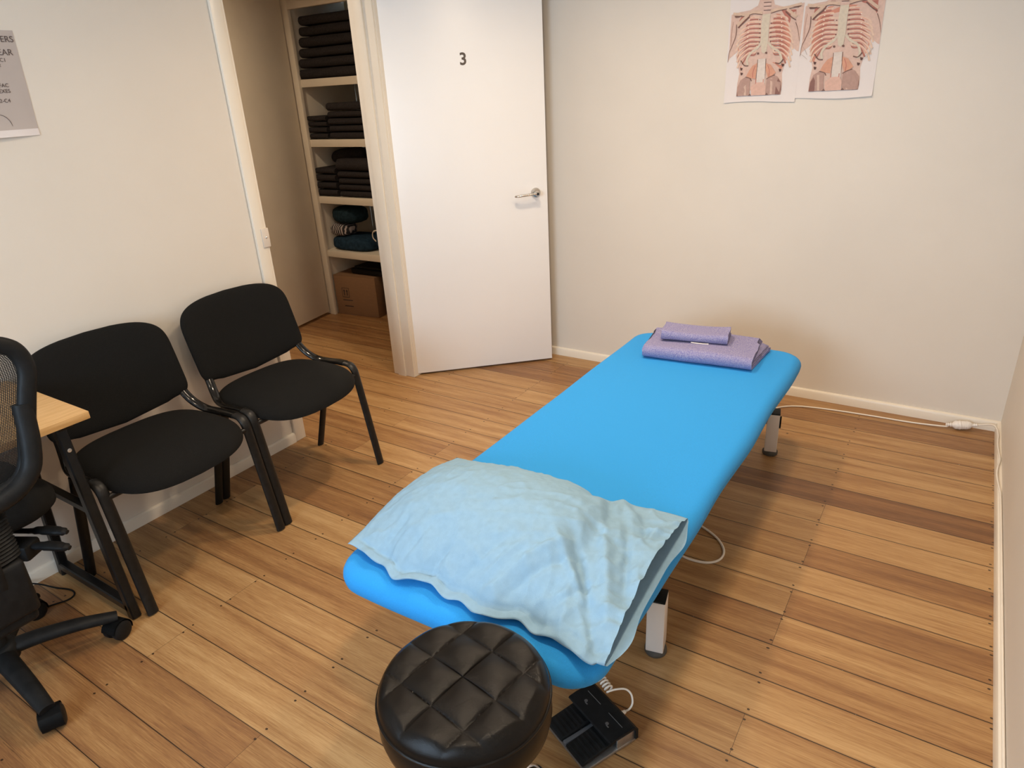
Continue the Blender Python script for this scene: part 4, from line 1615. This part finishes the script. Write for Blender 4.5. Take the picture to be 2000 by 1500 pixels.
# ------------------------------------------------------------------ handwritten sheet on the left wall
ns = thing('notes_sheet', 'grey sheet of handwritten notes on the left wall above the desk', 'poster', (LW, .98, 1.452))
bm = B()
def noff(y, z):
    t = max(0, 1 - z / .05)
    return .0006 + .0003 * (1 + math.sin(y * 40 + z * 17)) + .016 * t * t * max(0, 1 - abs((y + .03) / .2) ** 2)
ny, nz = 24, 30
g = [[bm.verts.new((noff(-.24 + .398 * i / ny, .298 * j / nz), -.24 + .398 * i / ny + .012 * j / nz, .298 * j / nz)) for j in range(nz + 1)] for i in range(ny + 1)]
for i in range(ny):
    for j in range(nz):
        f = bm.faces.new((g[i][j], g[i + 1][j], g[i + 1][j + 1], g[i][j + 1]))
        f.material_index = 1 if j < 2 else 0
obj('paper_sheet', bm, [PAPERG, PAPER], ns, 60)
Rw = Matrix.Rotation(PI / 2, 4, 'Z') @ Matrix.Rotation(PI / 2, 4, 'X')
MINK = mat('marker_ink', (0.10, 0.07, 0.065, 1), 0.7, var=0.2)
def note(t, y, z, size):
    tb = text_mesh(t, size, .0002, .0)
    mxx = max(v.co.x for v in tb.verts)
    bmesh.ops.transform(tb, matrix=Matrix.Translation((.0019, y, z)) @ Rw @ Matrix.Translation((-mxx, 0, 0)), verts=tb.verts)
    obj('handwritten_line', tb, MINK, ns, 0)
note('ERS', .164, .273, .024)
note('EAR', .152, .237, .024)
note('- C1', .124, .216, .015)
note('2', .108, .202, .013)
note(', FAC', .112, .146, .015)
note('EXES', .112, .130, .015)
note('C2-C4', .104, .103, .015)
bm = B()
tube(bm, [(.0019, .058 + .03 * math.cos(t), .03 + .035 * math.sin(t)) for t in [PI * .5 - PI * .5 * k / 10 for k in range(11)]], .0007, 5)
obj('drawn_curve', bm, MINK, ns, 0)

# ------------------------------------------------------------------ lights
WARM = (1.0, 0.79, 0.56)
def downlight(name, x, y, power, r=.085, spread=146):
    li = bpy.data.lights.new(name, 'AREA')
    li.shape = 'DISK'
    li.size = r * 2
    li.energy = power
    li.color = WARM
    li.spread = math.radians(spread)
    o = bpy.data.objects.new(name, li)
    COL.objects.link(o)
    o.location = (x, y, H - .012)
    return o
for i, (x, y, p_) in enumerate(((-.40, .75, 11.5), (-1.35, .75, 4.8), (-.55, 2.25, 10.5), (-1.38, 2.25, 15.5))):
    downlight('ceiling_lamp', x, y, p_)
    t = thing('downlight', 'recessed ceiling downlight with white rim, %s' % ('over the stool', 'over the office chair', 'over the treatment table', 'in front of the door')[i], 'light', (x, y, H), 0, 'ceiling downlights')
    b = B()
    tube(b, [(.100 * math.cos(2 * PI * k / 48), .100 * math.sin(2 * PI * k / 48), -.002) for k in range(48)], .010, 8, closed=True, ry=.006)
    obj('rim', b, TRIM, t)

downlight('hall_fill', -3.30, 2.2, 13.0, .085, 150)  # added fill to lift the hall and shelf fronts, not a fitted lamp

# daylight through the window behind the camera
po_ = bpy.data.lights.new('window_portal', 'AREA')
po_.shape = 'RECTANGLE'
po_.size = WX1 - WX0 - .1
po_.size_y = WZ1 - WZ0 - .1
po_.cycles.is_portal = True
po = bpy.data.objects.new('window_portal', po_)
COL.objects.link(po)
po.location = ((WX0 + WX1) / 2, FW - .09, (WZ0 + WZ1) / 2)
po.rotation_euler = (PI / 2, 0, 0)
w = bpy.data.worlds.new('World')
SC.world = w
w.use_nodes = True
bgn = w.node_tree.nodes['Background']
bgn.inputs['Color'].default_value = (0.60, 0.79, 1.0, 1)
bgn.inputs['Strength'].default_value = 19.0

# ------------------------------------------------------------------ camera
cam = bpy.data.cameras.new('camera')
cam.sensor_width = 36
cam.sensor_fit = 'HORIZONTAL'
cam.lens = 36 * 1335.9135 / 2000
cam.clip_start = .02
co_ = bpy.data.objects.new('camera', cam)
COL.objects.link(co_)
right = Vector((0.84070080540143, 0.5391727190155006, -0.05014912628171394))
down = Vector((0.17598247817353316, -0.35963009601216905, -0.9163494755922437))
fwd = Vector((-0.5121057734231172, 0.7615503746382837, -0.3972262626199339))
Mc = Matrix((right, -down, -fwd)).transposed().to_4x4()
Mc.translation = Vector((0, 0, 1.515))
co_.matrix_world = Mc
SC.camera = co_

SC.view_settings.view_transform = 'Standard'
SC.view_settings.look = 'None'
SC.view_settings.exposure = 0.0
SC.view_settings.gamma = 1.0
SC.view_settings.use_curve_mapping = False
